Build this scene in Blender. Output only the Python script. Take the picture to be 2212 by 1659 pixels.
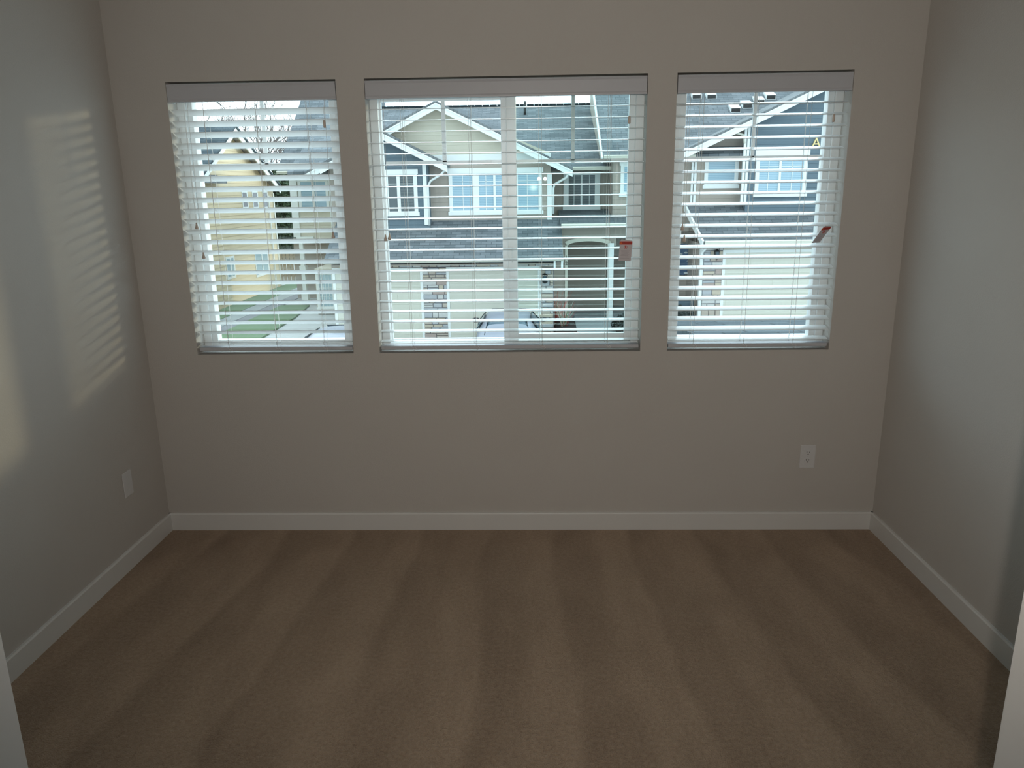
import bpy, math, random
from mathutils import Vector, Matrix
import numpy as np

SC = bpy.context.scene
for o in list(bpy.data.objects): bpy.data.objects.remove(o)
COL = SC.collection
random.seed(7)

# ---------------------------------------------------------------- camera
CY, CH, YAW, PIT, ROL, FPX = -3.4372, 1.6267, -0.0297, -0.2524, -0.0142, 1629.18
_f = Vector((math.sin(YAW)*math.cos(PIT), math.cos(YAW)*math.cos(PIT), math.sin(PIT)))
_r = Vector((math.cos(YAW), -math.sin(YAW), 0)); _u = _r.cross(_f)
_r, _u = math.cos(ROL)*_r + math.sin(ROL)*_u, -math.sin(ROL)*_r + math.cos(ROL)*_u
CAM = Vector((0, CY, CH))
cd = bpy.data.cameras.new('camera'); cam = bpy.data.objects.new('camera', cd); COL.objects.link(cam)
cd.sensor_width = 36; cd.lens = FPX/2212*36; cd.clip_start = .02; cd.clip_end = 300
cam.matrix_world = Matrix(((_r.x, _u.x, -_f.x, 0), (_r.y, _u.y, -_f.y, CY), (_r.z, _u.z, -_f.z, CH), (0, 0, 0, 1)))
SC.camera = cam

def ray(px, py): return _f + (px-1106)/FPX*_r - (py-829.5)/FPX*_u
def q(px, py, Y):
    d = ray(px, py); p = CAM + d*((Y-CY)/d.y); return p.x, p.z
def qX(px, py, X):
    d = ray(px, py); p = CAM + d*(X/d.x); return p.y, p.z
def qZ(px, py, Z):
    d = ray(px, py); p = CAM + d*((Z-CH)/d.z); return p.x, p.y
def qx(px, py, Y): return q(px, py, Y)[0]
def qz(px, py, Y): return q(px, py, Y)[1]

# ---------------------------------------------------------------- sky, sun, exposure
W = bpy.data.worlds.new('overcast_sky'); SC.world = W; W.use_nodes = True
nt = W.node_tree; bg = nt.nodes['Background']
tc = nt.nodes.new('ShaderNodeTexCoord'); nz = nt.nodes.new('ShaderNodeTexNoise'); nz.inputs['Scale'].default_value = 2.5; nz.inputs['Detail'].default_value = 4
rp = nt.nodes.new('ShaderNodeValToRGB')
rp.color_ramp.elements[0].color = (.70, .85, 1.0, 1); rp.color_ramp.elements[1].color = (.86, .94, 1.0, 1)
rp.color_ramp.elements[0].position = .35; rp.color_ramp.elements[1].position = .65
nt.links.new(tc.outputs['Generated'], nz.inputs['Vector']); nt.links.new(nz.outputs['Fac'], rp.inputs['Fac']); nt.links.new(rp.outputs['Color'], bg.inputs['Color'])
# brighter sky on the side of the hidden low sun, beyond the houses
dt = nt.nodes.new('ShaderNodeVectorMath'); dt.operation = 'DOT_PRODUCT'; dt.inputs[1].default_value = Vector((.35, .80, .48)).normalized()
mr = nt.nodes.new('ShaderNodeMapRange'); mr.interpolation_type = 'SMOOTHSTEP'; mr.inputs['From Min'].default_value = -.25; mr.inputs['From Max'].default_value = .85
mr.inputs['To Min'].default_value = 1.85; mr.inputs['To Max'].default_value = 4.35
nt.links.new(tc.outputs['Generated'], dt.inputs[0]); nt.links.new(dt.outputs['Value'], mr.inputs['Value']); nt.links.new(mr.outputs['Result'], bg.inputs['Strength'])
# the photographer's built-in flash, just right of and above the lens
fd = bpy.data.lights.new('camera_flash', 'SPOT'); flash = bpy.data.objects.new('camera_flash', fd); COL.objects.link(flash)
fd.energy = 103; fd.color = (1, .91, .825); fd.spot_size = math.radians(112); fd.spot_blend = 1; fd.shadow_soft_size = .012
flash.location = (.06, CY+.01, CH+.09); flash.rotation_euler = (Vector((-.02, -1, .10))).to_track_quat('Z', 'Y').to_euler()
sd = bpy.data.lights.new('low_hazy_sun', 'SUN'); sun = bpy.data.objects.new('low_hazy_sun', sd); COL.objects.link(sun)
sd.energy = .85; sd.color = (1, .80, .50); sd.angle = math.radians(3.6)
sun.rotation_euler = Vector((.77, .64, .128)).to_track_quat('Z', 'Y').to_euler(); sun.location = (24, 20, 6)
vs = SC.view_settings; vs.view_transform = 'Standard'; vs.look = 'None'; vs.gamma = 1; vs.use_curve_mapping = False; vs.exposure = 0.0
SC.cycles.use_denoising = True; SC.cycles.max_bounces = 10; SC.cycles.diffuse_bounces = 5; SC.cycles.glossy_bounces = 4
SC.cycles.transparent_max_bounces = 16; SC.cycles.caustics_reflective = False; SC.cycles.caustics_refractive = False
SC.cycles.sample_clamp_indirect = 4

# ---------------------------------------------------------------- materials
MATS = {}
def mat(name, col, rough=.6, spec=.4, metal=0, noise=0, nscale=30, bump=0, bscale=200, emit=0, coat=0):
    if name in MATS: return MATS[name]
    m = bpy.data.materials.new(name); m.use_nodes = True; MATS[name] = m
    n = m.node_tree; b = n.nodes['Principled BSDF']
    b.inputs['Base Color'].default_value = (*col, 1); b.inputs['Roughness'].default_value = rough
    b.inputs['Specular IOR Level'].default_value = spec; b.inputs['Metallic'].default_value = metal
    b.inputs['Coat Weight'].default_value = coat
    if noise or bump: t = n.nodes.new('ShaderNodeTexCoord')
    if noise:
        x = n.nodes.new('ShaderNodeTexNoise'); x.inputs['Scale'].default_value = nscale; x.inputs['Detail'].default_value = 5
        r = n.nodes.new('ShaderNodeMix'); r.data_type = 'RGBA'
        r.inputs[6].default_value = (*[c*(1-noise) for c in col], 1); r.inputs[7].default_value = (*[min(1, c*(1+noise)) for c in col], 1)
        n.links.new(t.outputs['Object'], x.inputs['Vector']); n.links.new(x.outputs['Fac'], r.inputs[0]); n.links.new(r.outputs[2], b.inputs['Base Color'])
    if bump:
        x = n.nodes.new('ShaderNodeTexNoise'); x.inputs['Scale'].default_value = bscale; x.inputs['Detail'].default_value = 3
        k = n.nodes.new('ShaderNodeBump'); k.inputs['Strength'].default_value = bump; k.inputs['Distance'].default_value = .004
        n.links.new(t.outputs['Object'], x.inputs['Vector']); n.links.new(x.outputs['Fac'], k.inputs['Height']); n.links.new(k.outputs['Normal'], b.inputs['Normal'])
    if emit:
        b.inputs['Emission Color'].default_value = (*col, 1); b.inputs['Emission Strength'].default_value = emit
    return m

def shingle(name, c1, c2, axis):
    m = bpy.data.materials.new(name); m.use_nodes = True; n = m.node_tree; b = n.nodes['Principled BSDF']; b.inputs['Roughness'].default_value = .85
    b.inputs['Specular IOR Level'].default_value = .2
    t = n.nodes.new('ShaderNodeTexCoord'); mp = n.nodes.new('ShaderNodeMapping')
    if axis == 'x': mp.inputs['Rotation'].default_value = (0, 0, math.pi/2)
    br = n.nodes.new('ShaderNodeTexBrick'); br.inputs['Scale'].default_value = 1; br.inputs['Brick Width'].default_value = .33; br.inputs['Row Height'].default_value = .13
    br.inputs['Mortar Size'].default_value = .008; br.inputs['Mortar Smooth'].default_value = .6; br.inputs['Bias'].default_value = -.1
    br.inputs['Color1'].default_value = (*c1, 1); br.inputs['Color2'].default_value = (*c2, 1); br.inputs['Mortar'].default_value = (*[c*.6 for c in c1], 1)
    nz = n.nodes.new('ShaderNodeTexNoise'); nz.inputs['Scale'].default_value = 1.3; nz.inputs['Detail'].default_value = 6
    mx = n.nodes.new('ShaderNodeMix'); mx.data_type = 'RGBA'; mx.blend_type = 'MULTIPLY'; mx.inputs[0].default_value = .5
    n.links.new(t.outputs['Object'], mp.inputs['Vector']); n.links.new(mp.outputs['Vector'], br.inputs['Vector']); n.links.new(t.outputs['Object'], nz.inputs['Vector'])
    n.links.new(br.outputs['Color'], mx.inputs[6]); n.links.new(nz.outputs['Fac'], mx.inputs[7]); n.links.new(mx.outputs[2], b.inputs['Base Color'])
    k = n.nodes.new('ShaderNodeBump'); k.inputs['Strength'].default_value = .6; k.inputs['Distance'].default_value = .02
    n.links.new(br.outputs['Fac'], k.inputs['Height']); k.invert = True; n.links.new(k.outputs['Normal'], b.inputs['Normal'])
    MATS[name] = m; return m

def glass(name, tint=(.93, .98, .97), refl=1.0):
    m = bpy.data.materials.new(name); m.use_nodes = True; n = m.node_tree; n.nodes.remove(n.nodes['Principled BSDF'])
    out = n.nodes['Material Output']; tr = n.nodes.new('ShaderNodeBsdfTransparent'); tr.inputs[0].default_value = (*tint, 1)
    gl = n.nodes.new('ShaderNodeBsdfGlossy'); gl.inputs['Roughness'].default_value = .0; gl.inputs[0].default_value = (refl, refl, refl, 1)
    fr = n.nodes.new('ShaderNodeFresnel'); fr.inputs[0].default_value = 1.45; mx = n.nodes.new('ShaderNodeMixShader')
    ge_ = n.nodes.new('ShaderNodeNewGeometry'); io = n.nodes.new('ShaderNodeMath'); io.operation = 'MULTIPLY_ADD'   # same small reflectance on both faces
    io.inputs[1].default_value = 1/1.45-1.45; io.inputs[2].default_value = 1.45; n.links.new(ge_.outputs['Backfacing'], io.inputs[0]); n.links.new(io.outputs[0], fr.inputs[0])
    n.links.new(fr.outputs[0], mx.inputs[0]); n.links.new(tr.outputs[0], mx.inputs[1]); n.links.new(gl.outputs[0], mx.inputs[2]); n.links.new(mx.outputs[0], out.inputs[0])
    MATS[name] = m; return m

def blind_pane(name, c1, c2, pitch):
    m = bpy.data.materials.new(name); m.use_nodes = True; n = m.node_tree; b = n.nodes['Principled BSDF']; b.inputs['Roughness'].default_value = .08
    b.inputs['Specular IOR Level'].default_value = .6
    t = n.nodes.new('ShaderNodeTexCoord'); w = n.nodes.new('ShaderNodeTexWave'); w.bands_direction = 'Z'; w.inputs['Scale'].default_value = 6.2832/20/pitch*1.0
    r = n.nodes.new('ShaderNodeMix'); r.data_type = 'RGBA'; r.inputs[6].default_value = (*c1, 1); r.inputs[7].default_value = (*c2, 1)
    n.links.new(t.outputs['Object'], w.inputs['Vector']); n.links.new(w.outputs['Fac'], r.inputs[0]); n.links.new(r.outputs[2], b.inputs['Base Color'])
    MATS[name] = m; return m

def wall_paint(name, col):
    return mat(name, col, .85, .25, noise=.03, nscale=3, bump=.25, bscale=180)

M_wall = wall_paint('painted_drywall', (.55, .525, .49))
M_ceil = wall_paint('ceiling_paint', (.8, .79, .76))
M_trim = mat('white_semi_gloss_trim', (.70, .70, .68), .35, .45, noise=.02, nscale=8)
M_vinyl = mat('white_vinyl', (.80, .83, .83), .3, .5, noise=.015, nscale=12)
M_slat = mat('white_faux_wood', (.86, .88, .88), .2, .5, noise=.015, nscale=40)
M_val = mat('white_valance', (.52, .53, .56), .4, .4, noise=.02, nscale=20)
M_cord = mat('white_cord', (.82, .80, .76), .8)
M_tassel = mat('pearl_tassel_plastic', (.62, .53, .46), .3, .5)
M_glass = glass('window_glass')
M_plate = mat('white_outlet_plastic', (.66, .66, .66), .3, .5)
M_black = mat('black_plastic', (.02, .02, .02), .4)
M_dark = mat('dark_slot', (.01, .01, .01), .9)

# carpet
M_carpet = bpy.data.materials.new('beige_cut_pile_carpet'); M_carpet.use_nodes = True
n = M_carpet.node_tree; b = n.nodes['Principled BSDF']; b.inputs['Roughness'].default_value = 1; b.inputs['Specular IOR Level'].default_value = .05
b.inputs['Sheen Weight'].default_value = .15
t = n.nodes.new('ShaderNodeTexCoord')
def nnoise(scale, detail, vec, dist=0):
    x = n.nodes.new('ShaderNodeTexNoise'); x.inputs['Scale'].default_value = scale; x.inputs['Detail'].default_value = detail; x.inputs['Distortion'].default_value = dist
    n.links.new(vec, x.inputs['Vector']); return x.outputs['Fac']
def mth(op, a, c=None, clamp=False):
    x = n.nodes.new('ShaderNodeMath'); x.operation = op; x.use_clamp = clamp
    for i, v in enumerate((a, c)):
        if v is None: continue
        if isinstance(v, (int, float)): x.inputs[i].default_value = v
        else: n.links.new(v, x.inputs[i])
    return x.outputs[0]
sx = n.nodes.new('ShaderNodeSeparateXYZ'); n.links.new(t.outputs['Object'], sx.inputs[0])
# vacuum strokes: fan-shaped bands running towards the doorway
fan = mth('DIVIDE', mth('ADD', sx.outputs['X'], .1), mth('ADD', mth('MULTIPLY', sx.outputs['Y'], -.10), 1.0))
wob = nnoise(1.1, 3, t.outputs['Object'])
ph = mth('ADD', mth('MULTIPLY', fan, 19.0), mth('MULTIPLY', wob, 4.5))
saw = mth('FRACT', mth('MULTIPLY', ph, .159))
ramp = n.nodes.new('ShaderNodeValToRGB'); cr = ramp.color_ramp
cr.elements[0].position = 0; cr.elements[0].color = (.45, .45, .45, 1); cr.elements[1].position = 1; cr.elements[1].color = (.5, .5, .5, 1)
for po, v in ((.05, .12), (.45, .5), (.6, .92), (.94, .95)):
    e = cr.elements.new(po); e.color = (v, v, v, 1)
n.links.new(saw, ramp.inputs['Fac'])
mapn = n.nodes.new('ShaderNodeMapping'); mapn.inputs['Scale'].default_value = (3.6, 1.5, 1); n.links.new(t.outputs['Object'], mapn.inputs['Vector'])
blot = nnoise(1.3, 6, mapn.outputs['Vector'], .9); blot2 = nnoise(2.1, 3, mapn.outputs['Vector'], .3)
speck = nnoise(230, 2, t.outputs['Object']); speck2 = nnoise(70, 4, t.outputs['Object'])
# strokes fade in and out where the pile was brushed twice
amp = mth('MULTIPLY', mth('SUBTRACT', blot2, .15, True), 2.0)
stroke = mth('MULTIPLY', mth('SUBTRACT', ramp.outputs['Color'], .5), amp)
mix = mth('ADD', mth('ADD', mth('MULTIPLY', stroke, .52), mth('MULTIPLY', mth('SUBTRACT', blot, .5), .85)), mth('MULTIPLY', mth('SUBTRACT', mth('ADD', speck, speck2), 1.0), 1.1))
mix = mth('ADD', mix, .55, True)
cm = n.nodes.new('ShaderNodeMix'); cm.data_type = 'RGBA'; cm.inputs[6].default_value = (.25, .172, .115, 1); cm.inputs[7].default_value = (.46, .335, .235, 1)
n.links.new(mix, cm.inputs[0]); n.links.new(cm.outputs[2], b.inputs['Base Color'])
bp_ = n.nodes.new('ShaderNodeBump'); bp_.inputs['Strength'].default_value = .9; bp_.inputs['Distance'].default_value = .008
n.links.new(mth('ADD', speck, mth('MULTIPLY', speck2, .8)), bp_.inputs['Height']); n.links.new(bp_.outputs['Normal'], b.inputs['Normal'])

M_shy = shingle('grey_shingles_front_slope', (.165, .19, .205), (.255, .28, .30), 'y')
M_shx = shingle('grey_shingles_side_slope', (.22, .24, .25), (.31, .33, .335), 'x')
M_shdark = shingle('dark_teal_shingles', (.05, .075, .09), (.10, .13, .15), 'y')
M_beige = mat('cream_siding', (.64, .60, .49), .7, noise=.04, nscale=6)
M_taupe = mat('taupe_siding', (.41, .36, .31), .7, noise=.04, nscale=6)
M_blue = mat('slate_blue_siding', (.13, .18, .215), .7, noise=.05, nscale=6)
M_yellow = mat('yellow_tan_siding', (.72, .60, .40), .7, noise=.05, nscale=4)
M_wtrim = mat('exterior_white_trim', (.84, .87, .85), .5, noise=.02, nscale=10)
M_cgut = mat('cream_gutter', (.72, .70, .60), .45, noise=.03, nscale=10)
M_gar = mat('cream_garage_door', (.66, .65, .56), .5, noise=.02, nscale=5)
M_asph = mat('grey_asphalt', (.24, .25, .27), .9, noise=.12, nscale=12, bump=.3, bscale=60)
M_conc = mat('pale_concrete', (.50, .52, .52), .85, noise=.08, nscale=5, bump=.2, bscale=50)
M_walk = mat('walkway_concrete', (.34, .37, .38), .85, noise=.08, nscale=5, bump=.2, bscale=50)
M_grass = mat('short_lawn_grass', (.15, .23, .13), .9, noise=.35, nscale=14, bump=1, bscale=90)
M_mulch = mat('dark_bark_mulch', (.045, .035, .035), .95, noise=.4, nscale=40, bump=1, bscale=60)
M_bark = mat('grey_bark', (.20, .17, .16), .9, noise=.2, nscale=20)
M_leaf = mat('dark_evergreen_leaf', (.045, .075, .035), .7, noise=.4, nscale=8)
M_mortar = mat('grey_mortar', (.16, .16, .18), .95, noise=.1, nscale=30)
M_stone = [mat('fieldstone_'+k, tuple(.12+.95*(v*.75+.25*sum(c)/3) for v in c), .85, noise=.12, nscale=9, bump=.6, bscale=40) for k, c in
           (('tan', (.42, .33, .24)), ('grey', (.34, .36, .39)), ('pale', (.50, .49, .46)), ('ochre', (.48, .38, .24)), ('rust', (.36, .24, .19)))]
P_blue = blind_pane('pane_over_pale_blue_blinds', (.27, .42, .52), (.42, .58, .67), .055)
P_pale = mat('pane_over_pale_shade', (.42, .56, .62), .12, .6)
P_dark = mat('dark_reflective_pane', (.09, .11, .115), .06, .8)
P_cur = blind_pane('pane_over_dim_curtain', (.07, .09, .10), (.13, .15, .15), .09)
M_cyan = mat('shiny_blue_glaze', (.06, .13, .24), .12, .9, coat=.6, noise=.3, nscale=3)
M_silver = mat('silver_car_paint', (.22, .235, .275), .4, .4, metal=.15, coat=.15)
M_carglass = mat('tinted_car_glass', (.05, .09, .12), .15, .4)
M_tire = mat('tyre_rubber', (.02, .02, .02), .8)
M_red = mat('red_lens', (.45, .03, .03), .2)
M_letter = mat('yellow_letter_paint', (.85, .68, .32), .6)

# ---------------------------------------------------------------- mesh helpers
class MB:
    def __init__(s): s.v = []; s.f = []; s.m = []; s.sm = []
    def add(s, vs_, fs, mi=0, smooth=False):
        k = len(s.v); s.v += [tuple(p) for p in vs_]; s.f += [tuple(i+k for i in f) for f in fs]; s.m += [mi]*len(fs); s.sm += [smooth]*len(fs); return s
    def box(s, x0, x1, y0, y1, z0, z1, mi=0):
        if x0 > x1: x0, x1 = x1, x0
        if y0 > y1: y0, y1 = y1, y0
        if z0 > z1: z0, z1 = z1, z0
        v = [(x, y, z) for z in (z0, z1) for y in (y0, y1) for x in (x0, x1)]
        return s.add(v, [(0, 2, 3, 1), (4, 5, 7, 6), (0, 1, 5, 4), (2, 6, 7, 3), (0, 4, 6, 2), (1, 3, 7, 5)], mi)
    def hexa(s, p, mi=0):   # 8 points: bottom loop 0-3, top loop 4-7
        return s.add(p, [(3, 2, 1, 0), (4, 5, 6, 7), (0, 1, 5, 4), (1, 2, 6, 5), (2, 3, 7, 6), (3, 0, 4, 7)], mi)
    def prism(s, pts, y0, y1, mi=0):      # polygon in xz extruded along y
        k = len(pts); v = [(x, y0, z) for x, z in pts]+[(x, y1, z) for x, z in pts]
        a = sum(pts[i][0]*pts[(i+1) % k][1]-pts[(i+1) % k][0]*pts[i][1] for i in range(k))
        f = [tuple(range(k)), tuple(range(2*k-1, k-1, -1))]+[(i, i+k, (i+1) % k+k, (i+1) % k) for i in range(k)]
        if a < 0: f = [t[::-1] for t in f]
        return s.add(v, f, mi)
    def prismx(s, pts, x0, x1, mi=0):     # polygon in yz extruded along x
        k = len(pts); v = [(x0, y, z) for y, z in pts]+[(x1, y, z) for y, z in pts]
        a = sum(pts[i][0]*pts[(i+1) % k][1]-pts[(i+1) % k][0]*pts[i][1] for i in range(k))
        f = [tuple(range(k))[::-1], tuple(range(k, 2*k))]+[(i+k, i, (i+1) % k, (i+1) % k+k) for i in range(k)]
        if a < 0: f = [t[::-1] for t in f]
        return s.add(v, f, mi)
    def slab(s, p, th, mi=0):             # 4 top points, thickness downward
        return s.hexa([(x, y, z-th) for x, y, z in p]+list(p), mi)
    def tube(s, pts, r, seg=8, mi=0):
        pts = [Vector(p) for p in pts]; rings = []
        rr = r if isinstance(r, (list, tuple)) else [r]*len(pts)
        for i, p in enumerate(pts):
            d = (pts[min(i+1, len(pts)-1)]-pts[max(i-1, 0)]).normalized()
            a = d.orthogonal().normalized() if i == 0 else (a0-d*a0.dot(d)).normalized(); a0 = a; c = d.cross(a)
            rings.append([p+(a*math.cos(2*math.pi*k/seg)+c*math.sin(2*math.pi*k/seg))*rr[i] for k in range(seg)])
        v = [x for g in rings for x in g]; f = []
        for i in range(len(pts)-1):
            for k in range(seg): f.append((i*seg+k, i*seg+(k+1) % seg, (i+1)*seg+(k+1) % seg, (i+1)*seg+k))
        f += [tuple(range(seg))[::-1], tuple(range((len(pts)-1)*seg, len(pts)*seg))]
        return s.add(v, f, mi, True)
    def lathe(s, prof, c=(0, 0, 0), seg=16, mi=0):   # prof: (r, z)
        v = []; f = []
        for r, z in prof: v += [(c[0]+r*math.cos(2*math.pi*k/seg), c[1]+r*math.sin(2*math.pi*k/seg), c[2]+z) for k in range(seg)]
        for i in range(len(prof)-1):
            for k in range(seg): f.append((i*seg+k, i*seg+(k+1) % seg, (i+1)*seg+(k+1) % seg, (i+1)*seg+k))
        f += [tuple(range(seg))[::-1], tuple(range((len(prof)-1)*seg, len(prof)*seg))]
        return s.add(v, f, mi, True)
    def build(s, name, mats, parent=None, bevel=0, subsurf=0, smooth=False, origin=None, label=None):
        me = bpy.data.meshes.new(name)
        v = s.v
        if origin: v = [(a-origin[0], b_-origin[1], c-origin[2]) for a, b_, c in v]
        me.from_pydata(v, [], s.f)
        for m in (mats if isinstance(mats, (list, tuple)) else [mats]): me.materials.append(m)
        me.polygons.foreach_set('material_index', s.m); me.polygons.foreach_set('use_smooth', [True]*len(s.f) if smooth else s.sm); me.update()
        o = bpy.data.objects.new(name, me); COL.objects.link(o)
        if origin: o.location = origin
        if parent is not None:
            o.parent = parent; o.matrix_parent_inverse = Matrix.Translation(-world_loc(parent))
        if bevel:
            m = o.modifiers.new('bevel', 'BEVEL'); m.width = bevel; m.segments = 2; m.limit_method = 'ANGLE'
        if subsurf:
            m = o.modifiers.new('subsurf', 'SUBSURF'); m.levels = subsurf; m.render_levels = subsurf
        if label: o['label'] = label
        return o
LOC = {}
def world_loc(o):
    v = Vector(o.location) if o.parent is None else Vector(LOC.get(o.name, (0, 0, 0)))
    return v
def thing(name, label, cat, loc=(0, 0, 0), group=None, kind=None):
    o = bpy.data.objects.new(name, None); COL.objects.link(o); o.location = loc; o['label'] = label; o['category'] = cat
    if group: o['group'] = group
    if kind: o['kind'] = kind
    return o
def tag(o, label, cat, group=None, kind=None):
    o['label'] = label; o['category'] = cat
    if group: o['group'] = group
    if kind: o['kind'] = kind
    return o
def struct(name, mb, m, label=None, **k):
    o = mb.build(name, m, **k); o['kind'] = 'structure'
    if label: o['label'] = label
    return o
def text(name, s, size, loc, m, parent, rot=(math.pi/2, 0, 0), ext=.001, align='CENTER'):
    c = bpy.data.curves.new(name, 'FONT'); c.body = s; c.size = size; c.extrude = ext; c.align_x = align; c.align_y = 'CENTER'; c.materials.append(m)
    o = bpy.data.objects.new(name, c); COL.objects.link(o); bpy.context.view_layer.update()
    me = bpy.data.meshes.new_from_object(o.evaluated_get(bpy.context.evaluated_depsgraph_get())); bpy.data.objects.remove(o)
    o = bpy.data.objects.new(name, me); COL.objects.link(o); o.location = loc; o.rotation_euler = rot
    if parent is not None: o.parent = parent; o.matrix_parent_inverse = Matrix.Translation(-world_loc(parent))
    return o

# ================================================================ THE ROOM
XL, XR = -1.822, 1.641
YF = -2.5              # room face of the front wall with the wide opening
CEIL = 2.62
WIN = [(-1.582, -.842), (-.719, .494), (.618, 1.358)]; ZB, ZT = .893, 2.0954
WT = .17
mb = MB()
mb.box(XL-.12, XR+.12, 0, WT, -.3, ZB); mb.box(XL-.12, XR+.12, 0, WT, ZT, CEIL+.2)
edges = [XL-.12, WIN[0][0], WIN[0][1], WIN[1][0], WIN[1][1], WIN[2][0], WIN[2][1], XR+.12]
for i in range(0, 8, 2): mb.box(edges[i], edges[i+1], 0, WT, ZB, ZT)
struct('wall_back', mb, M_wall, 'greige wall holding the three windows')
struct('wall_left', MB().box(XL-.12, XL, YF-.12, 0, -.02, CEIL+.2), M_wall, 'greige wall left of the windows, faint slat shadows on it')
struct('wall_right', MB().box(XR, XR+.12, YF-.12, 0, -.02, CEIL+.2), M_wall, 'greige wall right of the windows')
HX, HY = 2.7, -8.6
JL, JR, HEAD = -.773, .668, 2.08
mb = MB(); mb.box(-HX, JL-.02, YF-.12, YF, 0, CEIL); mb.box(JR+.02, HX, YF-.12, YF, 0, CEIL); mb.box(JL-.02, JR+.02, YF-.12, YF, HEAD+.02, CEIL)
struct('wall_front', mb, M_wall, 'wall with the wide opening the camera looks through')
mb = MB(); mb.box(-HX-.1, -HX, HY, YF, 0, CEIL); mb.box(HX, HX+.1, HY, YF, 0, CEIL); mb.box(-HX-.1, HX+.1, HY-.1, HY, 0, CEIL)
struct('wall_rear', mb, M_wall, 'walls of the hall behind the opening')
struct('ceiling', MB().box(-HX-.1, HX+.1, HY-.1, WT, CEIL, CEIL+.12), M_ceil, 'flat pale ceiling')
struct('floor', MB().box(-HX-.1, HX+.1, HY-.1, 0.0, -.06, 0), M_carpet, 'beige cut-pile carpet with fan-shaped vacuum strokes')
# jamb lining and casing of the opening
def jamb(name, x, s):
    mb = MB(); mb.box(x, x-s*.02, YF-.13, YF+.01, .0, HEAD)
    mb.box(x-s*.005, x-s*.075, YF-.145, YF-.12, 0, HEAD+.06); mb.box(x-s*.005, x-s*.075, YF, YF+.016, 0, HEAD+.06)
    return struct(name, mb, M_trim, 'white door jamb at the %s edge of the frame' % ('left' if s > 0 else 'right'), bevel=.002)
jamb('trim_1', JL, 1); jamb('trim_2', JR, -1)
mb = MB().box(JL-.02, JR+.02, YF-.13, YF+.01, HEAD, HEAD+.02); mb.box(JL-.075, JR+.075, YF-.145, YF-.12, HEAD+.02, HEAD+.08); struct('trim_3', mb, M_trim, 'white head of the opening')
BH, BT = .089, .013
def base_prof(): return [(0, 0), (BT, 0), (BT, BH-.006), (BT-.004, BH), (0, BH)]
mb = MB().prismx([(-d, z) for d, z in base_prof()], XL, XR); struct('baseboard_back', mb, M_trim, 'white baseboard under the windows')
mb = MB().prism([(XL+d, z) for d, z in base_prof()], YF+.001, 0); struct('baseboard_left', mb, M_trim, 'white baseboard along the left wall')
mb = MB().prism([(XR-d, z) for d, z in base_prof()], YF+.001, 0); struct('baseboard_right', mb, M_trim, 'white baseboard along the right wall')

# windows: vinyl frames, muntins, glass
def frame_rect(mb, x0, x1, z0, z1, w, y0, y1):
    wl, wr, wb, wt = w
    mb.box(x0, x0+wl, y0, y1, z0, z1); mb.box(x1-wr, x1, y0, y1, z0, z1); mb.box(x0+wl, x1-wr, y0, y1, z0, z0+wb); mb.box(x0+wl, x1-wr, y0, y1, z1-wt, z1)
def small_window(name, x0, x1, lab):
    w = thing(name, lab, 'window', ((x0+x1)/2, .12, ZB), kind='structure')
    mb = MB(); frame_rect(mb, x0, x1, ZB, ZT, (.036, .036, .03, .036), .088, .16); mb.build('window_frame', M_vinyl, w, bevel=.002)
    mb = MB(); frame_rect(mb, x0+.036, x1-.036, ZB+.03, ZT-.036, (.026, .026, .018, .026), .1, .15); mb.build('sash', M_vinyl, w, bevel=.002)
    c = (x0+x1)/2
    mb = MB(); mb.box(c-.008, c+.008, .121, .129, 1.752, 2.04); mb.box(x0+.06, x1-.06, .121, .129, 1.744, 1.758); mb.build('muntin', M_vinyl, w)
    MB().box(x0+.055, x1-.055, .1235, .1265, ZB+.04, ZT-.055).build('glass', M_glass, w)
    return w
small_window('window_1', *WIN[0], 'narrow white vinyl window left of the wide one')
small_window('window_3', *WIN[2], 'narrow white vinyl window at the right')
x0, x1 = WIN[1]
w = thing('window_2', 'wide white vinyl sliding window in the middle of the wall', 'window', ((x0+x1)/2, .12, ZB), kind='structure')
mb = MB(); frame_rect(mb, x0, x1, ZB, ZT, (.036, .036, .03, .04), .088, .165); mb.build('window_frame', M_vinyl, w, bevel=.002)
mb = MB(); frame_rect(mb, x0+.030, -.072, ZB+.028, ZT-.036, (.012, .062, .014, .045), .13, .155); mb.build('sash', M_vinyl, w, bevel=.002, label='fixed left sash')
mb = MB(); frame_rect(mb, -.139, x1-.036, ZB+.03, ZT-.036, (.068, .028, .038, .03), .098, .125); mb.box(-.118, -.112, .093, .098, ZB+.05, ZT-.05)
mb.box(-.098, -.094, .09, .098, 1.30, 1.37); mb.build('sash', M_vinyl, w, bevel=.002, label='sliding right sash with latch stile')
mb = MB(); mb.box(-.408, -.390, .139, .146, 1.752, 2.03); mb.box(x0+.05, -.13, .139, .146, 1.744, 1.758); mb.build('muntin', M_vinyl, w)
mb = MB(); mb.box(.175, .191, .108, .115, 1.75, 2.05); mb.box(-.08, x1-.05, .108, .115, 1.742, 1.756); mb.build('muntin', M_vinyl, w)
MB().box(x0+.04, -.12, .1415, .1445, ZB+.035, ZT-.06).build('glass', M_glass, w)
MB().box(-.075, x1-.06, .108, .1105, ZB+.05, ZT-.05).build('glass', M_glass, w)
mb = MB().hexa([(-.075, .1165, ZB+.05), (x1-.06, .1125, ZB+.05), (x1-.06, .1145, ZB+.05), (-.075, .1185, ZB+.05), (-.075, .1165, ZT-.05), (x1-.06, .1125, ZT-.05), (x1-.06, .1145, ZT-.05), (-.075, .1185, ZT-.05)])
mb.build('glass', M_glass, w)

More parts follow.
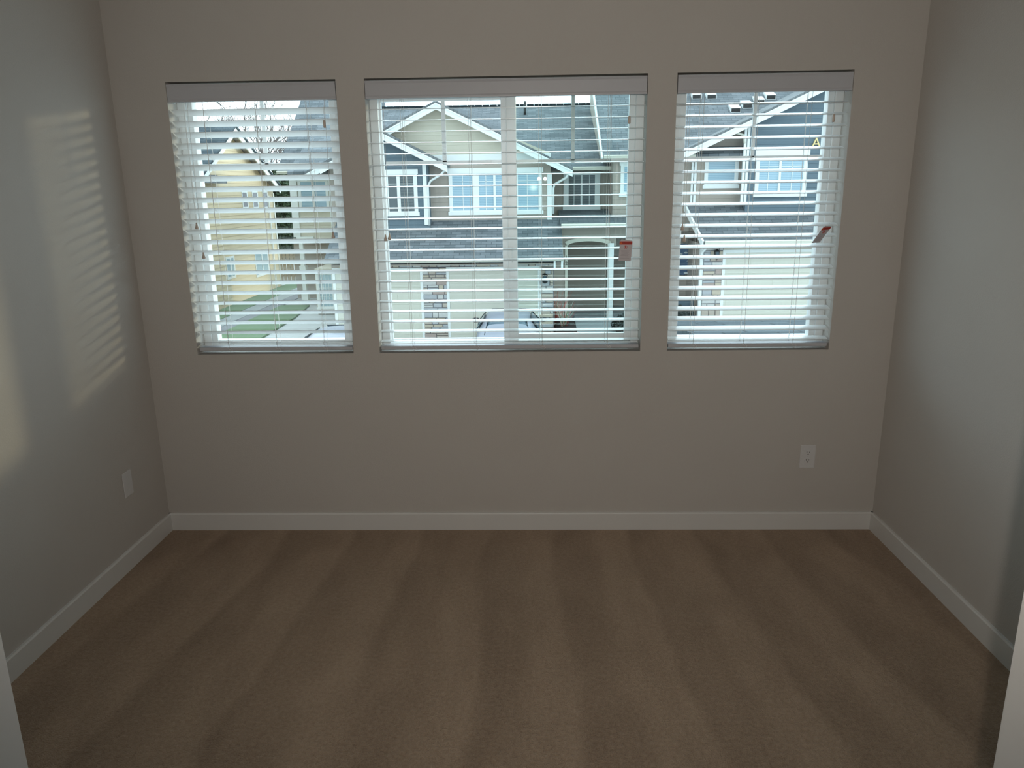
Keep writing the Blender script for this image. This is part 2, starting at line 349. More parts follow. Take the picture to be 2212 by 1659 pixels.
# blinds
NSL, PITCH, Z0 = 23, .0467, 1.972
slat_meshes = {}
def slat_mesh(L):
    mb = MB(); hw = .025; N = 6; prof = []
    for i in range(N+1):
        t_ = -1+2*i/N; prof.append((t_*hw, .0013*(1-t_*t_)+.0013*(1 if abs(t_) < .99 else .5)))
    for i in range(N, -1, -1):
        t_ = -1+2*i/N; prof.append((t_*hw, .0013*(1-t_*t_)-.0013*(1 if abs(t_) < .99 else .5)))
    mb.prismx(prof, -L/2, L/2)
    me_o = mb.build('slat', M_slat); me = me_o.data; bpy.data.objects.remove(me_o); return me
def tassel(parent, x, z, y=-.012, capsule=False):
    mb = MB()
    if capsule: prof = [(.001, .016), (.0042, .0155), (.0056, .012), (.006, 0), (.0058, -.012), (.0044, -.016), (.001, -.0165)]
    else: prof = [(.0008, .015), (.0028, .0145), (.0034, .010), (.0042, .004), (.0066, -.004), (.0082, -.010), (.0072, -.0135), (.003, -.015), (.0005, -.0152)]
    return mb.lathe(prof, (x, y, z)).build('tassel', M_tassel, parent)
def blind(x0, x1, tilt, ladders, pulls, label):
    b_ = thing('window_blind', label, 'window blind', ((x0+x1)/2, .035, ZB), group='white slatted blinds in the three windows')
    g = .006; L = x1-x0-2*g; cx = (x0+x1)/2
    if round(L, 4) not in slat_meshes: slat_meshes[round(L, 4)] = slat_mesh(L)
    me = slat_meshes[round(L, 4)]
    # valance with moulded face and returns, metal head rail behind it
    prof = [(.004, 2.087), (-.002, 2.086), (-.004, 2.080), (-.0015, 2.074), (-.0015, 2.026), (-.004, 2.020), (-.003, 2.0135), (.004, 2.0125), (.010, 2.0125), (.010, 2.087)]
    mb = MB().prismx(prof, x0+.003, x1-.003); mb.box(x0+.003, x0+.009, .01, .06, 2.014, 2.086); mb.box(x1-.009, x1-.003, .01, .06, 2.014, 2.086)
    mb.build('valance', M_val, b_)
    MB().box(x0+.012, x1-.012, .014, .062, 2.034, 2.088).build('headrail', M_vinyl, b_)
    for i in range(NSL):
        s_ = bpy.data.objects.new('slat', me); COL.objects.link(s_); s_.parent = b_
        s_.location = (cx-b_.location.x, 0, Z0-PITCH*i-ZB); a = tilt
        if i == NSL-1: a = tilt*.5
        s_.rotation_euler = (math.radians(a+random.uniform(-.6, .6)), 0, math.radians(random.uniform(-.05, .05)))
    mb = MB(); mb.box(x0+g, x1-g, .010, .060, .9065, .9235); mb.build('bottom_rail', M_val, b_, bevel=.003)
    for lx in ladders:
        mb = MB()
        for yy in (.0085, .0615):
            mb.tube([(lx, yy, 2.035), (lx+random.uniform(-.0015, .0015), yy, 1.5), (lx, yy, .915)], .0008, 5)
        mb.tube([(lx-.012, .035, 2.035), (lx-.012, .035, .93)], .0009, 5)
        for i in range(NSL):
            z = Z0-PITCH*i-.003; d = .0265*math.sin(math.radians(tilt)); mb.tube([(lx, .0085, z-d), (lx, .0615, z+d)], .0005, 4)
        mb.build('ladder_cord', M_cord, b_)
        mb = MB(); mb.tube([(lx-.012, .008, .925), (lx+.004, .004, .915), (lx+.010, .004, .921), (lx+.016, .005, .912), (lx+.004, .004, .904)], .0009, 5)
        mb.build('cord_end', M_cord, b_)
    for px, z, cap in pulls:
        c = MB().tube([(px+.004, .004, 2.02), (px+.002, -.010, 1.98), (px, -.012, z+.012)], .0007, 5).build('pull_cord', M_cord, b_)
        tassel(b_, px, z, capsule=cap)
    return b_
B1 = blind(*WIN[0], -26, (-1.432, -1.202, -.978), ((-1.511, 1.487, 0), (-1.495, 1.355, 0), (-.899, 1.913, 1), (-.896, 1.439, 0)),
           'white blind in the left window, slats tilted with the room edge up')
B2 = blind(*WIN[1], 4.5, (-.563, -.266, .041, .343), ((-.660, 1.424, 0), (-.642, 1.430, 0), (.417, 1.909, 1)),
           'widest white blind, in the middle window, slats almost level')
B3 = blind(*WIN[2], 15, (.738, .970, 1.195), ((.663, 1.456, 0), (.673, 1.406, 0), (1.283, 1.902, 1)),
           'white blind in the right window, slats tilted with the room edge down')

# warning tags hanging on the blinds' cords
M_tag = mat('white_tag_card', (.60, .56, .58), .5); M_tagred = mat('tag_red_band', (.60, .05, .03), .5); M_tagor = mat('tag_orange', (.75, .16, .03), .5); M_ink = mat('tag_ink', (.12, .02, .02), .6)
M_grey = mat('tag_grey_print', (.40, .36, .38), .6)
def warn_tag(cx, cz, label, rot, cord_top):
    T = thing('warning_tag', label, 'tag', (0, 0, 0), group='warning tags hanging on the blinds')
    w_, h_ = .0285, .047
    pts = [(-w_, -h_+.002), (-w_+.002, -h_), (w_-.003, -h_+.001), (w_-.001, -h_+.006), (w_, h_-.008), (w_-.002, h_-.004), (-w_+.009, h_), (-w_+.001, h_-.009)]
    MB().prism(pts, -.0005, .0005).build('card', M_tag, T)
    MB().prism([(-w_-.0002, .024), (w_+.0002, .026), (w_, .040), (-w_, .038)], -.0012, -.0006).build('red_band', M_tagred, T)
    mb = MB().prism([(-w_+.002, .027), (-w_+.011, .027), (-w_+.0065, .036)], -.0018, -.0012); mb.build('warning_triangle', M_tagor, T)
    text('warning_word', 'WARNING', .0095, (.004, -.0014, .0318), M_ink, T, ext=.0001)
    mb = MB(); R0 = .0072
    ring = [(R0*math.cos(a), -.0010, .014+R0*math.sin(a)) for a in [2*math.pi*k/24 for k in range(25)]]
    mb.tube(ring, .0008, 5); mb.tube([(-.005, -.001, .019), (.005, -.001, .009)], .0007, 5); mb.box(-.0025, .0025, -.001, -.0006, .010, .019); mb.build('hazard_symbol', M_tagred, T)
    mb = MB()
    for k in range(7): mb.box(-.020+.002*(k % 2), .019-.004*(k % 3), -.0008, -.0006, -.002-.0055*k, -.0035-.0055*k)
    mb.build('printed_lines', M_grey, T)
    mb = MB().tube([(0, .0, h_-.006), (.001, .001, h_+.02)], .0006, 5); mb.build('tag_string', M_cord, T)
    T.location = (cx, -.014, cz); T.rotation_euler = rot
    return T
warn_tag(.4135, 1.357, 'upright white warning tag with a red band, on the middle window blind', (math.radians(-2), math.radians(3), math.radians(4)), 0)
tg = warn_tag(1.276, 1.416, 'slanting white warning tag with a red band, on the right window blind', (math.radians(36), 0, math.radians(34)), 0)

# outlets
def receptacle(T, c, up):
    cx, cy_, cz = c
    ang = [2*math.pi*k/20 for k in range(20)]
    pts = [(cx+.0165*max(-.86, min(.86, math.cos(a))), cz+.0145*math.sin(a)) for a in ang]
    r_ = MB().prism(pts, cy_-.0075, cy_-.004).build('receptacle', M_plate, T)
    mb = MB(); mb.box(cx-.0075, cx-.0052, cy_-.0079, cy_-.0074, cz, cz+.008); mb.box(cx+.0052, cx+.0075, cy_-.0079, cy_-.0074, cz+.001, cz+.007)
    mb.tube([(cx, cy_-.0079, cz-.006), (cx, cy_-.0072, cz-.006)], .0026, 10); mb.build('slot', M_dark, r_)
T = thing('wall_outlet', 'white duplex outlet low on the window wall, below the right window', 'outlet', (1.304, 0, .373))
MB().box(1.304-.036, 1.304+.036, -.005, -.0001, .373-.057, .373+.057).build('plate', M_plate, T, bevel=.003)
receptacle(T, (1.304, 0, .3925), 1); receptacle(T, (1.304, 0, .3535), 0)
MB().tube([(1.304, -.0062, .373), (1.304, -.004, .373)], .0028, 10).build('screw', M_plate, T)
T = thing('wall_plate', 'white blank plate low on the left wall near the corner', 'wall plate', (XL, -.326, .375))
MB().box(XL+.0001, XL+.005, -.362, -.290, .318, .432).build('plate', M_plate, T, bevel=.003)
mb = MB(); mb.tube([(XL+.004, -.326, .40), (XL+.0062, -.326, .40)], .0028, 10); mb.build('screw', M_plate, T)
mb = MB(); mb.tube([(XL+.004, -.326, .35), (XL+.0062, -.326, .35)], .0028, 10); mb.build('screw', M_plate, T)

# ================================================================ OUTSIDE
G = -3.05
def lap(mb, y, z0, z1, xl, xr, expo=.15, t=.014, mi=0):
    z = z0
    while z < z1-1e-4:
        zz = min(z+expo, z1); a0, a1, b0, b1 = xl(z), xl(zz), xr(z), xr(zz)
        if b0-a0 > .01:
            if b1 < a1: a1 = b1 = (a1+b1)/2
            mb.add([(a0, y-t, z), (b0, y-t, z), (b1, y-.002, zz), (a1, y-.002, zz), (a0, y+.02, z), (b0, y+.02, z)], [(0, 1, 2, 3), (4, 5, 1, 0)], mi)
        z = zz
def const(v): return lambda z: v
def lapx(mb, X, z0, z1, yl, yr, expo=.17, t=.014):
    z = z0
    while z < z1-1e-4:
        zz = min(z+expo, z1); a0, a1, b0, b1 = yl(z), yl(zz), yr(z), yr(zz)
        if b0-a0 > .01:
            if b1 < a1: a1 = b1 = (a1+b1)/2
            mb.add([(X+t, a0, z), (X+t, b0, z), (X+.002, b1, zz), (X+.002, a1, zz)], [(0, 1, 2, 3)])
        z = zz
def ext_window(P, x0, x1, z0, z1, y, posts, pane, bars=(), hbars=(), head=.16, sill=.12, case=.09, ear=.04, label=None):
    """casing outer box x0..x1, z0..z1; posts = list of (xa, xb) vertical members; bars/hbars = thin muntins"""
    mb = MB(); d = .05
    mb.box(x0-ear, x1+ear, y-d-.015, y, z1-head, z1); mb.box(x0-ear, x1+ear, y-d-.02, y, z0, z0+sill)
    mb.box(x0, x0+case, y-d, y, z0+sill, z1-head); mb.box(x1-case, x1, y-d, y, z0+sill, z1-head)
    for a, c in posts: mb.box(a, c, y-d, y, z0+sill, z1-head)
    for a in bars: mb.box(a-.009, a+.009, y-.032, y-.02, z0+sill, z1-head)
    for z, a, c in hbars: mb.box(a, c, y-.032, y-.02, z-.009, z+.009)
    w_ = mb.build('window', M_wtrim, P, label=label)
    # sash rails
    mb = MB(); frame_rect(mb, x0+case, x1-case, z0+sill, z1-head, (.03, .03, .035, .03), y-.04, y-.002); mb.build('sash', M_wtrim, w_)
    MB().box(x0+case, x1-case, y-.018, y-.006, z0+sill, z1-head).build('pane', pane, w_)
    return w_
def stone_panel(P, name, x0, x1, z0, z1, y, seed, d=.04, label=None):
    rnd = random.Random(seed); mb = MB(); mb.box(x0, x1, y-.012, y+.1, z0, z1, 5); z = z0+.01
    while z < z1-.03:
        h = min(rnd.choice((.09, .12, .15, .19)), z1-z-.005); x = x0+.006
        while x < x1-.03:
            w_ = min(rnd.uniform(.16, .48), x1-x-.005)
            if x1-.005-(x+w_) < .07: w_ = x1-.006-x
            dd = d*rnd.uniform(.7, 1.2); j = lambda: rnd.uniform(-.006, .006)
            if h > .14 and rnd.random() < .35:   # a tall course split into two thin stones
                hs = ((z, z+h*.48), (z+h*.52+.004, z+h-.012))
            else: hs = ((z, z+h-.012),)
            for za, zb in hs:
                c = min(.018, (zb-za)*.3)
                f = [(x+c+j(), y-dd, za+c*.5), (x+w_-.012-c+j(), y-dd, za+c*.4), (x+w_-.012-c*.5, y-dd, zb-c*.6+j()*.5), (x+c*.6, y-dd, zb-c*.5+j()*.5)]
                o = [(x, y-.01, za), (x+w_-.012, y-.01, za), (x+w_-.012, y-.01, zb), (x, y-.01, zb)]
                mb.add(f+o, [(0, 1, 2, 3), (4, 5, 1, 0), (5, 6, 2, 1), (6, 7, 3, 2), (7, 4, 0, 3)], rnd.choices(range(5), (3, 4, 3, 2, 1))[0])
            x += w_
        z += h
    return mb.build(name, M_stone+[M_mortar], P, label=label)
def garage_door(P, x0, x1, z0, z1, y, label=None):
    mb = MB(); mb.box(x0, x1, y, y+.04, z0, z1); k = 4; h = (z1-z0)/k; nc = max(4, int((x1-x0)/.6))
    for i in range(k):
        za, zb = z0+i*h+.008, z0+(i+1)*h-.008; mb.box(x0+.004, x1-.004, y-.012, y, za, zb)
        w_ = (x1-x0)/nc
        for c in range(nc): mb.box(x0+c*w_+.08, x0+(c+1)*w_-.08, y-.02, y-.01, za+.10, zb-.10)
    d_ = mb.build('garage_door', M_gar, P, label=label)
    mb = MB(); mb.box(x0-.09, x0, y-.03, y+.05, z0, z1+.09); mb.box(x1, x1+.09, y-.03, y+.05, z0, z1+.09); mb.box(x0, x1, y-.03, y+.05, z1, z1+.09); mb.box(x0, x1, y-.01, y+.04, z0-.02, z0)
    mb.build('door_trim', M_wtrim, d_); return d_
def gutter(P, x0, x1, y, z, m=None, h=.12):
    prof = [(y+.12, z), (y, z), (y-.02, z-.03), (y+.0, z-.06), (y+.03, z-h), (y+.12, z-h)]
    return MB().prismx(prof, x0, x1).build('gutter', m or M_cgut, P)
def rake(P, pts, y0, y1, h, name='rake_board'):
    """pts: (xe0,ze0),(xa,za),(xe1,ze1) top line of the boards"""
    for (a, c) in zip(pts[:-1], pts[1:]):
        MB().prism([a, c, (c[0], c[1]-h), (a[0], a[1]-h)], y0, y1).build(name, M_wtrim, P)
        mb = MB().prism([(a[0], a[1]+.01), (c[0], c[1]+.01), (c[0], c[1]-.05), (a[0], a[1]-.05)], y0-.02, y0)
        mb.build('rake_moulding', M_wtrim, P)
def gable_roof(P, pts, y0, y1, m=None, th=.07, lift=.07):
    for i, (a, c) in enumerate(zip(pts[:-1], pts[1:])):
        MB().slab([(a[0], y0, a[1]+lift), (c[0], y0, c[1]+lift), (c[0], y1, c[1]+lift), (a[0], y1, a[1]+lift)], th).build('gable_roof', m or M_shx, P)
def downspout(P, pts, w=.07, m=None):
    mb = MB(); 
    mb.tube(pts, w*.55, 6); return mb.build('downspout', m or M_wtrim, P)
def lantern(P, x, y, z, label='black wall lantern'):
    mb = MB(); mb.box(x-.06, x+.06, y-.03, y, z-.10, z+.12); mb.lathe([(.02, .16), (.10, .10), (.10, .08)], (x, y-.13, z), 6)
    for k in range(4): a = k*math.pi/2+.78; mb.box(x+.08*math.cos(a)-.008, x+.08*math.cos(a)+.008, y-.13+.08*math.sin(a)-.008, y-.13+.08*math.sin(a)+.008, z-.10, z+.1)
    mb.lathe([(.085, -.10), (.085, -.12), (.03, -.16)], (x, y-.13, z), 6); mb.box(x-.01, x+.01, y-.13, y, z+.13, z+.15)
    l_ = mb.build('wall_lantern', M_black, P, label=label)
    MB().box(x-.055, x+.055, y-.185, y-.075, z-.09, z+.08).build('lantern_glass', M_carglass, l_); return l_

# ---------------------------------------------------------------- ground
def ground(name, x0, x1, y0, y1, z, m, label, th=.1): return struct(name, MB().box(x0, x1, y0, y1, z-th, z), m, label)
ground('ground', -60, 60, 1, 90, G-.02, M_conc, 'pale concrete lane and driveways between the houses', .5)
o = ground('path', -11.9, -11.25, 8, 60, G+.03, M_walk, 'pale footpath along the yellow house', .06)
ground('road', -11.25, -10.72, 8, 60, G+.015, M_asph, 'narrow grey asphalt strip beside the footpath', .04)
tag(MB().box(-12.9, -11.9, 8, 36.8, G-.02, G+.05).build('lawn', M_grass), 'grass strip at the foot of the yellow house', 'grass', kind='stuff')
gx = [(-10.72, 12), (-9.0, 12), (-9.0, 21), (-9.15, 25), (-9.5, 28.2), (-10.72, 28.2)]
mb = MB(); k = len(gx); mb.add([(x, y, G+.05) for x, y in gx]+[(x, y, G-.02) for x, y in gx], [tuple(range(k))]+[(i+k, (i+1) % k+k, (i+1) % k, i) for i in range(k)])
tag(mb.build('lawn', M_grass), 'green lawn strip between the asphalt and the pale driveway', 'grass', kind='stuff')

# ---------------------------------------------------------------- townhouse opposite (seen through the middle window)
A = thing('townhouse', 'townhouse straight across the lane with a cream gable and two garage doors', 'house', (-3, 25, G))
UF, RK = 22.2, 21.75
xa, za = q(941, 222, RK); xe, ze = q(1237, 368, RK); sl = (za-ze)/(xe-xa)
xwr = qx(1190, 400, UF); xwl = 2*xa-xwr
zb0, zb1 = qz(1100, 346, UF), qz(1100, 332, UF)
MB().box(xwl, xwr, UF+.02, 29, G, zb1).build('body_wall', M_taupe, A)
mb = MB(); mb.prism([(xwl, zb1), (xwr, zb1), (xa, za-.05)], UF+.02, 26); mb.build('gable_wall', M_beige, A)
mb = MB(); lap(mb, UF, zb1, za-.12, lambda z: max(xwl, xa-(za-.08-z)/sl), lambda z: min(xwr, xa+(za-.08-z)/sl)); mb.build('gable_siding', M_beige, A, label='cream lap siding in the gable')
mb = MB(); lap(mb, UF, .2, zb0, const(xwl), const(xwr)); mb.build('wall_siding', M_taupe, A, label='taupe lap siding')
MB().box(xwl, xwr, UF-.035, UF, zb0, zb1).build('belly_band', M_wtrim, A)
pts = [(2*xa-xe, ze), (xa, za), (xe, ze)]
rake(A, pts, RK-.02, RK+.03, .20); gable_roof(A, pts, RK-.04, 27.5)
mb = MB()
for a, c in zip(pts[:-1], pts[1:]): mb.prism([(a[0], a[1]-.02), (c[0], c[1]-.02), (c[0], c[1]-.05), (a[0], a[1]-.05)], RK, UF+.3)
mb.build('soffit', M_taupe, A)
# corner board, downspout at its right edge
zcb = qz(1187, 466, UF)
MB().box(qx(1182, 400, UF), xwr+.03, UF-.05, UF+.05, .3, ze-.1).build('corner_board', M_wtrim, A)
xd = qx(1193, 400, UF)+.03
downspout(A, [(xe-.15, RK+.05, ze-.12), (xe-.2, RK+.1, ze-.22), (xd+.05, UF+.0, ze-.42), (xd, UF+.02, ze-.56), (xd, UF+.02, qz(1193, 462, UF))])
# triple window under the band
wz1, wz0 = qz(1060, 363, UF), qz(1060, 464, UF); X = lambda p: qx(p, 410, UF)
ext_window(A, X(970), X(1171), wz0, wz1, UF, [(X(1021), X(1035)), (X(1066), X(1071)), (X(1103), X(1119))], P_blue, bars=(X(1000), X(1050), X(1087), X(1139)), hbars=((wz1-.42, X(978), X(1164)),), label='three-part window with pale blue blinds')
# slate blue bay on the left
BF, BK = 21.75, 21.35
xb, zb_ = q(824, 287, BK); x_r, z_r = q(966, 358, BK); bl = (zb_-z_r)/(x_r-xb)
xbr = qx(926, 420, BF); xbl = 2*xb-xbr
pts = [(2*xb-x_r, z_r), (xb, zb_), (x_r, z_r)]
mb = MB(); mb.prism([(xbl, .1), (xbr, .1), (xbr, z_r+.3), (xb, zb_-.05), (xbl, z_r+.3)], BF+.02, UF+.5); mb.build('bay_wall', M_blue, A)
mb = MB(); lap(mb, BF, .1, zb_-.12, lambda z: max(xbl, xb-(zb_-.08-z)/bl), lambda z: min(xbr, xb+(zb_-.08-z)/bl)); mb.build('bay_siding', M_blue, A, label='slate blue lap siding')
rake(A, pts, BK-.02, BK+.03, .20); gable_roof(A, pts, BK-.04, UF+2)
mb = MB()
for a, c in zip(pts[:-1], pts[1:]): mb.prism([(a[0], a[1]-.02), (c[0], c[1]-.02), (c[0], c[1]-.05), (a[0], a[1]-.05)], BK, BF+.3)
mb.build('soffit', M_blue, A)
MB().box(qx(915, 420, BF), qx(921, 420, BF)+.03, BF-.05, BF+.06, qz(920, 486, BF), z_r+.1).build('corner_board', M_wtrim, A)
xd = qx(925, 420, BF)
downspout(A, [(x_r-.1, BK+.1, z_r-.12), (x_r-.2, BK+.1, z_r-.25), (xd+.1, BF-.02, z_r-.45), (xd, BF-.02, z_r-.62), (xd, BF-.02, qz(925, 487, BF))])
wz1, wz0 = qz(870, 366, BF), qz(870, 467, BF); X = lambda p: qx(p, 410, BF)
ext_window(A, 2*xb-X(902), X(902), wz0, wz1, BF, [(X(858), X(865)), (xb-.06, xb+.06), (2*xb-X(865), 2*xb-X(858))], P_dark, bars=(X(838), X(880), 2*xb-X(838), 2*xb-X(880)), hbars=((wz1-.45, 2*xb-X(898), X(898)),), label='dark-paned window in the blue bay')
MB().box(X(865)+.0, X(892), BF-.022, BF-.019, wz0+.14, wz1-.2).build('window_blind', P_cur, A)
# main roof and recessed wall at the right
RF = 23.6; gz = qz(1280, 361, 22.9); gy = 22.9
ry = 29.0; rz = qz(1100, 229, ry)
MB().slab([(-8.3, gy, gz), (xe+1.35, gy, gz), (xe+1.35, ry, rz), (-8.3, ry, rz)], .1).build('main_roof', M_shy, A)
MB().slab([(-8.3, ry, rz), (3.2, ry, rz), (3.2, 35, gz), (-8.3, 35, gz)], .1).build('rear_roof', M_shy, A)
mb = MB()
for i in range(38): mb.box(-8.3+i*.3, -8.3+i*.3+.28, ry-.14, ry+.14, rz-.03, rz+.05)
mb.build('ridge_cap', M_shdark, A)
MB().tube([(qx(1134, 222, ry-1), ry-1, rz-.6), (qx(1134, 222, ry-1), ry-1, qz(1134, 219, ry-1))], .05, 8).build('vent_pipe', M_black, A)
gutter(A, qx(1237, 361, gy), qx(1321, 361, gy), gy-.12, gz+.02)
MB().box(xwr, 2.6, RF+.02, 29, G, 2.2).build('body_wall', M_taupe, A)
mb = MB(); lap(mb, RF, -.1, gz-.05, const(xwr), const(3.4)); mb.build('wall_siding', M_taupe, A)
wz1, wz0 = qz(1256, 371, RF), qz(1256, 453, RF); X = lambda p: qx(p, 410, RF)
ext_window(A, X(1217), X(1296), wz0, wz1, RF, [(X(1254), X(1258))], P_cur, bars=(X(1240), X(1273)), hbars=((wz1-.42, X(1225), X(1289)),), head=.08, case=.15, ear=.02, label='window with dim curtains in the recess')
# garage front, roof over it
GF, GE = 20.8, 20.25
zt = qz(1000, 473, UF); zg = qz(1220, 561, GE); xgr = qx(1214, 520, 21.2); xgl = -6.55
MB().slab([(xgl, GE, zg+.06), (xgr, GE, zg+.06), (xgr, UF+.05, zt), (xgl, UF+.05, zt)], .12).build('garage_roof', M_shy, A)
MB().prismx([(GE, zg-.07), (UF, zt-.13), (UF, zt-.36), (GE+.15, zg-.12)], xgr-.06, xgr+.01).build('rake_board', M_wtrim, A)
gutter(A, xgl, xgr+.02, GE-.1, zg+.05, h=.085)
MB().box(xgl+.2, xgr-.2, GE+.1, GF+.2, zg-.14, zg-.10).build('soffit', M_taupe, A)
zd = qz(1000, 583, GF); X = lambda p: qx(p, 650, GF)
MB().box(X(720), X(1197), GF+.05, UF+3, G, zg-.1).build('garage_wall', M_taupe, A)
stone_panel(A, 'stone_lintel', xgl+.3, X(1197), zd+.09, zg-.10, GF+.02, 3, label='stone band above the garage doors')
garage_door(A, X(728), X(910), G+.02, zd, GF, label='single cream garage door')
garage_door(A, X(972), X(1162), G+.02, zd, GF, label='wider cream garage door behind the silver car')
stone_panel(A, 'stone_pillar', X(914), X(968), G, zd+.09, GF, 5, label='stone pillar between the garage doors')
stone_panel(A, 'stone_pillar', X(1165), X(1196), G, zd+.09, GF, 9, label='narrow stone pillar beside the entry')
lantern(A, X(1177), GF-.03, qz(1177, 600, GF))
for px in (1198, 1214): x_, z_ = q(px, 562, GE+.05); MB().box(x_-.03, x_+.03, GE-.04, GE+.04, z_-.3, z_+.02).build('downspout', M_wtrim, A)
# entry: low roof, arch, post
EF, EE = 21.9, 21.3
z1_, z0_ = qz(1270, 452, RF), qz(1270, 484, EE); xe1 = 4.35
MB().slab([(xgr-.05, EE, z0_), (xe1, EE, z0_), (xe1, RF, z1_), (xgr-.05, RF, z1_)], .1).build('entry_roof', M_shy, A)
gutter(A, xgr-.02, xe1, EE-.1, z0_+.02, h=.13)
X = lambda p: qx(p, 560, EF)
xl_, xr_, zsp, zcr = X(1226), X(1313), qz(1268, 531, EF), qz(1268, 521, EF); xc = (xl_+xr_)/2; hw = (xr_-xl_)/2
def arch(t): return xc-hw*math.cos(math.pi*t), zsp+(zcr-zsp)*math.sin(math.pi*t)
zt_ = z0_-.1; mb = MB(); N = 16
mb.prism([(xgr-.3, G), (xl_, G), (xl_, zt_), (xgr-.3, zt_)], EF, EF+.2)
for i in range(N):
    a, c = arch(i/N), arch((i+1)/N); mb.prism([a, c, (c[0], zt_), (a[0], zt_)], EF, EF+.2)
mb.prism([(xr_, zsp), (X(1330), zsp), (X(1330), zt_), (xr_, zt_)], EF, EF+.2); mb.prism([(X(1330), qz(1340, 515, EF)), (xe1, qz(1340, 515, EF)), (xe1, zt_), (X(1330), zt_)], EF, EF+.2)
mb.build('entry_wall', M_taupe, A)
tw = .085; mb = MB()
for i in range(N):
    a, c = arch(i/N), arch((i+1)/N); k = 1+tw/hw*1.0
    f = lambda p: (xc+(p[0]-xc)*k, p[1]+tw*1.3)
    mb.prism([a, c, f(c), f(a)], EF-.04, EF+.22)
mb.box(xl_-tw, xl_, EF-.04, EF+.22, G, zsp+.02); mb.build('arch_trim', M_cgut, A, label='cream trim round the entry arch')
MB().box(xr_, X(1325), EF-.1, EF+.2, G, zsp+tw).build('entry_post', M_wtrim, A, label='wide white post right of the arch')
for s_, py in (('1', 556), ('2', 569)):
    x_, z_ = q(1223.5, py, EF); text('house_number', s_, .17, (x_, EF-.045, z_), M_black, A, ext=.004)
mb = MB(); mb.box(xgr, 4.5, 24.6, 24.7, G, z1_); mb.build('entry_back_wall', M_taupe, A)
x_, z_ = q(1245, 560, 24.5); mb = MB(); mb.box(x_-.1, x_+.9, 24.52, 24.6, -2.5, -.3); mb.box(x_+.1, x_+.3, 24.50, 24.53, -2.2, -.6); mb.box(x_+.5, x_+.7, 24.50, 24.53, -2.2, -.6)
mb.build('entry_door', M_blue, A)
MB().box(xgr, 4.5, 22.4, 24.6, G, -2.62).build('porch_slab', M_walk, A)

# second house: its upper floor and roof run on towards the right window
Bh = thing('townhouse', 'tall grey-roofed townhouse joining the right side of the cream-gabled one', 'house', (4, 25, G))
BE = 21.8; bz = qz(1400, 335, BE)
xbL = qx(1303, 337, BE); yk = 28.5; kz = bz+(yk-BE)*.62
MB().slab([(xbL, BE, bz), (14, BE, bz), (14, yk, kz), (xbL, yk, kz)], .1).build('main_roof', M_shy, Bh)
MB().prismx([(BE, bz-.03), (yk, kz-.03), (yk, kz-.28), (BE, bz-.22)], xbL-.05, xbL).build('rake_board', M_wtrim, Bh)
gutter(Bh, xbL+.02, 5.2, BE-.1, bz+.02)
BW = 22.25
xw0 = qx(1324, 400, BW)
MB().box(xw0, 14, BW+.02, 28, .2, bz-.05).build('body_wall', M_taupe, Bh)
mb = MB(); lap(mb, BW, .2, bz-.05, const(xw0), const(5.2)); mb.build('wall_siding', M_taupe, Bh)
MB().prismx([(BW, bz-.1), (yk, bz-.1), (yk, kz-.15)], xbL+.05, xbL+.1).build('side_wall', M_taupe, Bh)
wz1, wz0 = qz(1345, 347, BW), qz(1345, 425, BW); X = lambda p: qx(p, 400, BW)
ext_window(Bh, X(1340), X(1340)+1.2, wz0, wz1, BW, [(X(1340)+.57, X(1340)+.63)], P_blue, label='window with pale blue blinds beside the frame edge')
# little box vents on that roof
nrm = Vector((0, -(kz-bz)/(yk-BE), 1)).normalized(); P0 = Vector((0, BE, bz))
def on_roof(px, py):
    d = ray(px, py); return CAM+d*((P0-CAM).dot(nrm)/d.dot(nrm))
sl_ = (kz-bz)/(yk-BE)
for (px, py) in ((1504, 211), (1536, 211), (1588, 240), (1613, 231), (1640, 222), (1664, 212)):
    p = on_roof(px, py); mb = MB(); w_ = .17
    mb.hexa([(p.x-w_, p.y-.1, p.z-.06), (p.x+w_, p.y-.1, p.z-.06), (p.x+w_, p.y+.3, p.z+.3*sl_-.02), (p.x-w_, p.y+.3, p.z+.3*sl_-.02),
             (p.x-w_, p.y-.1, p.z+.10), (p.x+w_, p.y-.1, p.z+.10), (p.x+w_, p.y+.3, p.z+.3*sl_+.06), (p.x-w_, p.y+.3, p.z+.3*sl_+.06)])
    v_ = mb.build('roof_vent', M_wtrim, Bh); MB().box(p.x-w_+.02, p.x+w_-.02, p.y-.105, p.y-.1, p.z-.04, p.z+.08).build('vent_louvre', M_black, v_)

# third house: blue gable seen through the right window
C3 = thing('townhouse', 'townhouse with a large slate blue gable and a yellow letter, beyond the right window', 'house', (8, 25, G))
x1_, z1r = q(1464, 335, 21.35); x2_, z2r = q(1735, 205, 21.35); s3 = (z2r-z1r)/(x2_-x1_); xap = 9.9; zap = z1r+s3*(xap-x1_)
pts = [(x1_-.25, z1r-.25*s3), (xap, zap), (2*xap-x1_, z1r)]
rake(C3, pts, 21.33, 21.38, .20); gable_roof(C3, pts, 21.31, 26)
mb = MB()
for a, c in zip(pts[:-1], pts[1:]): mb.prism([(a[0], a[1]-.02), (c[0], c[1]-.02), (c[0], c[1]-.05), (a[0], a[1]-.05)], 21.37, 22.6)
mb.build('soffit', M_blue, C3)
TF, BF3, RF3 = 22.2, 21.75, 23.2
xt0, xt1 = qx(1500, 400, TF), qx(1612, 400, BF3); xbr = qx(1778, 400, BF3)
line = lambda z: x1_+(z+.08-z1r)/s3
MB().prism([(xt0, .2), (xbr, .2), (xbr, z1r+s3*(xbr-x1_)-.1), (xt0, z1r+s3*(xt0-x1_)-.1)], TF+.02, 28).build('body_wall', M_taupe, C3)
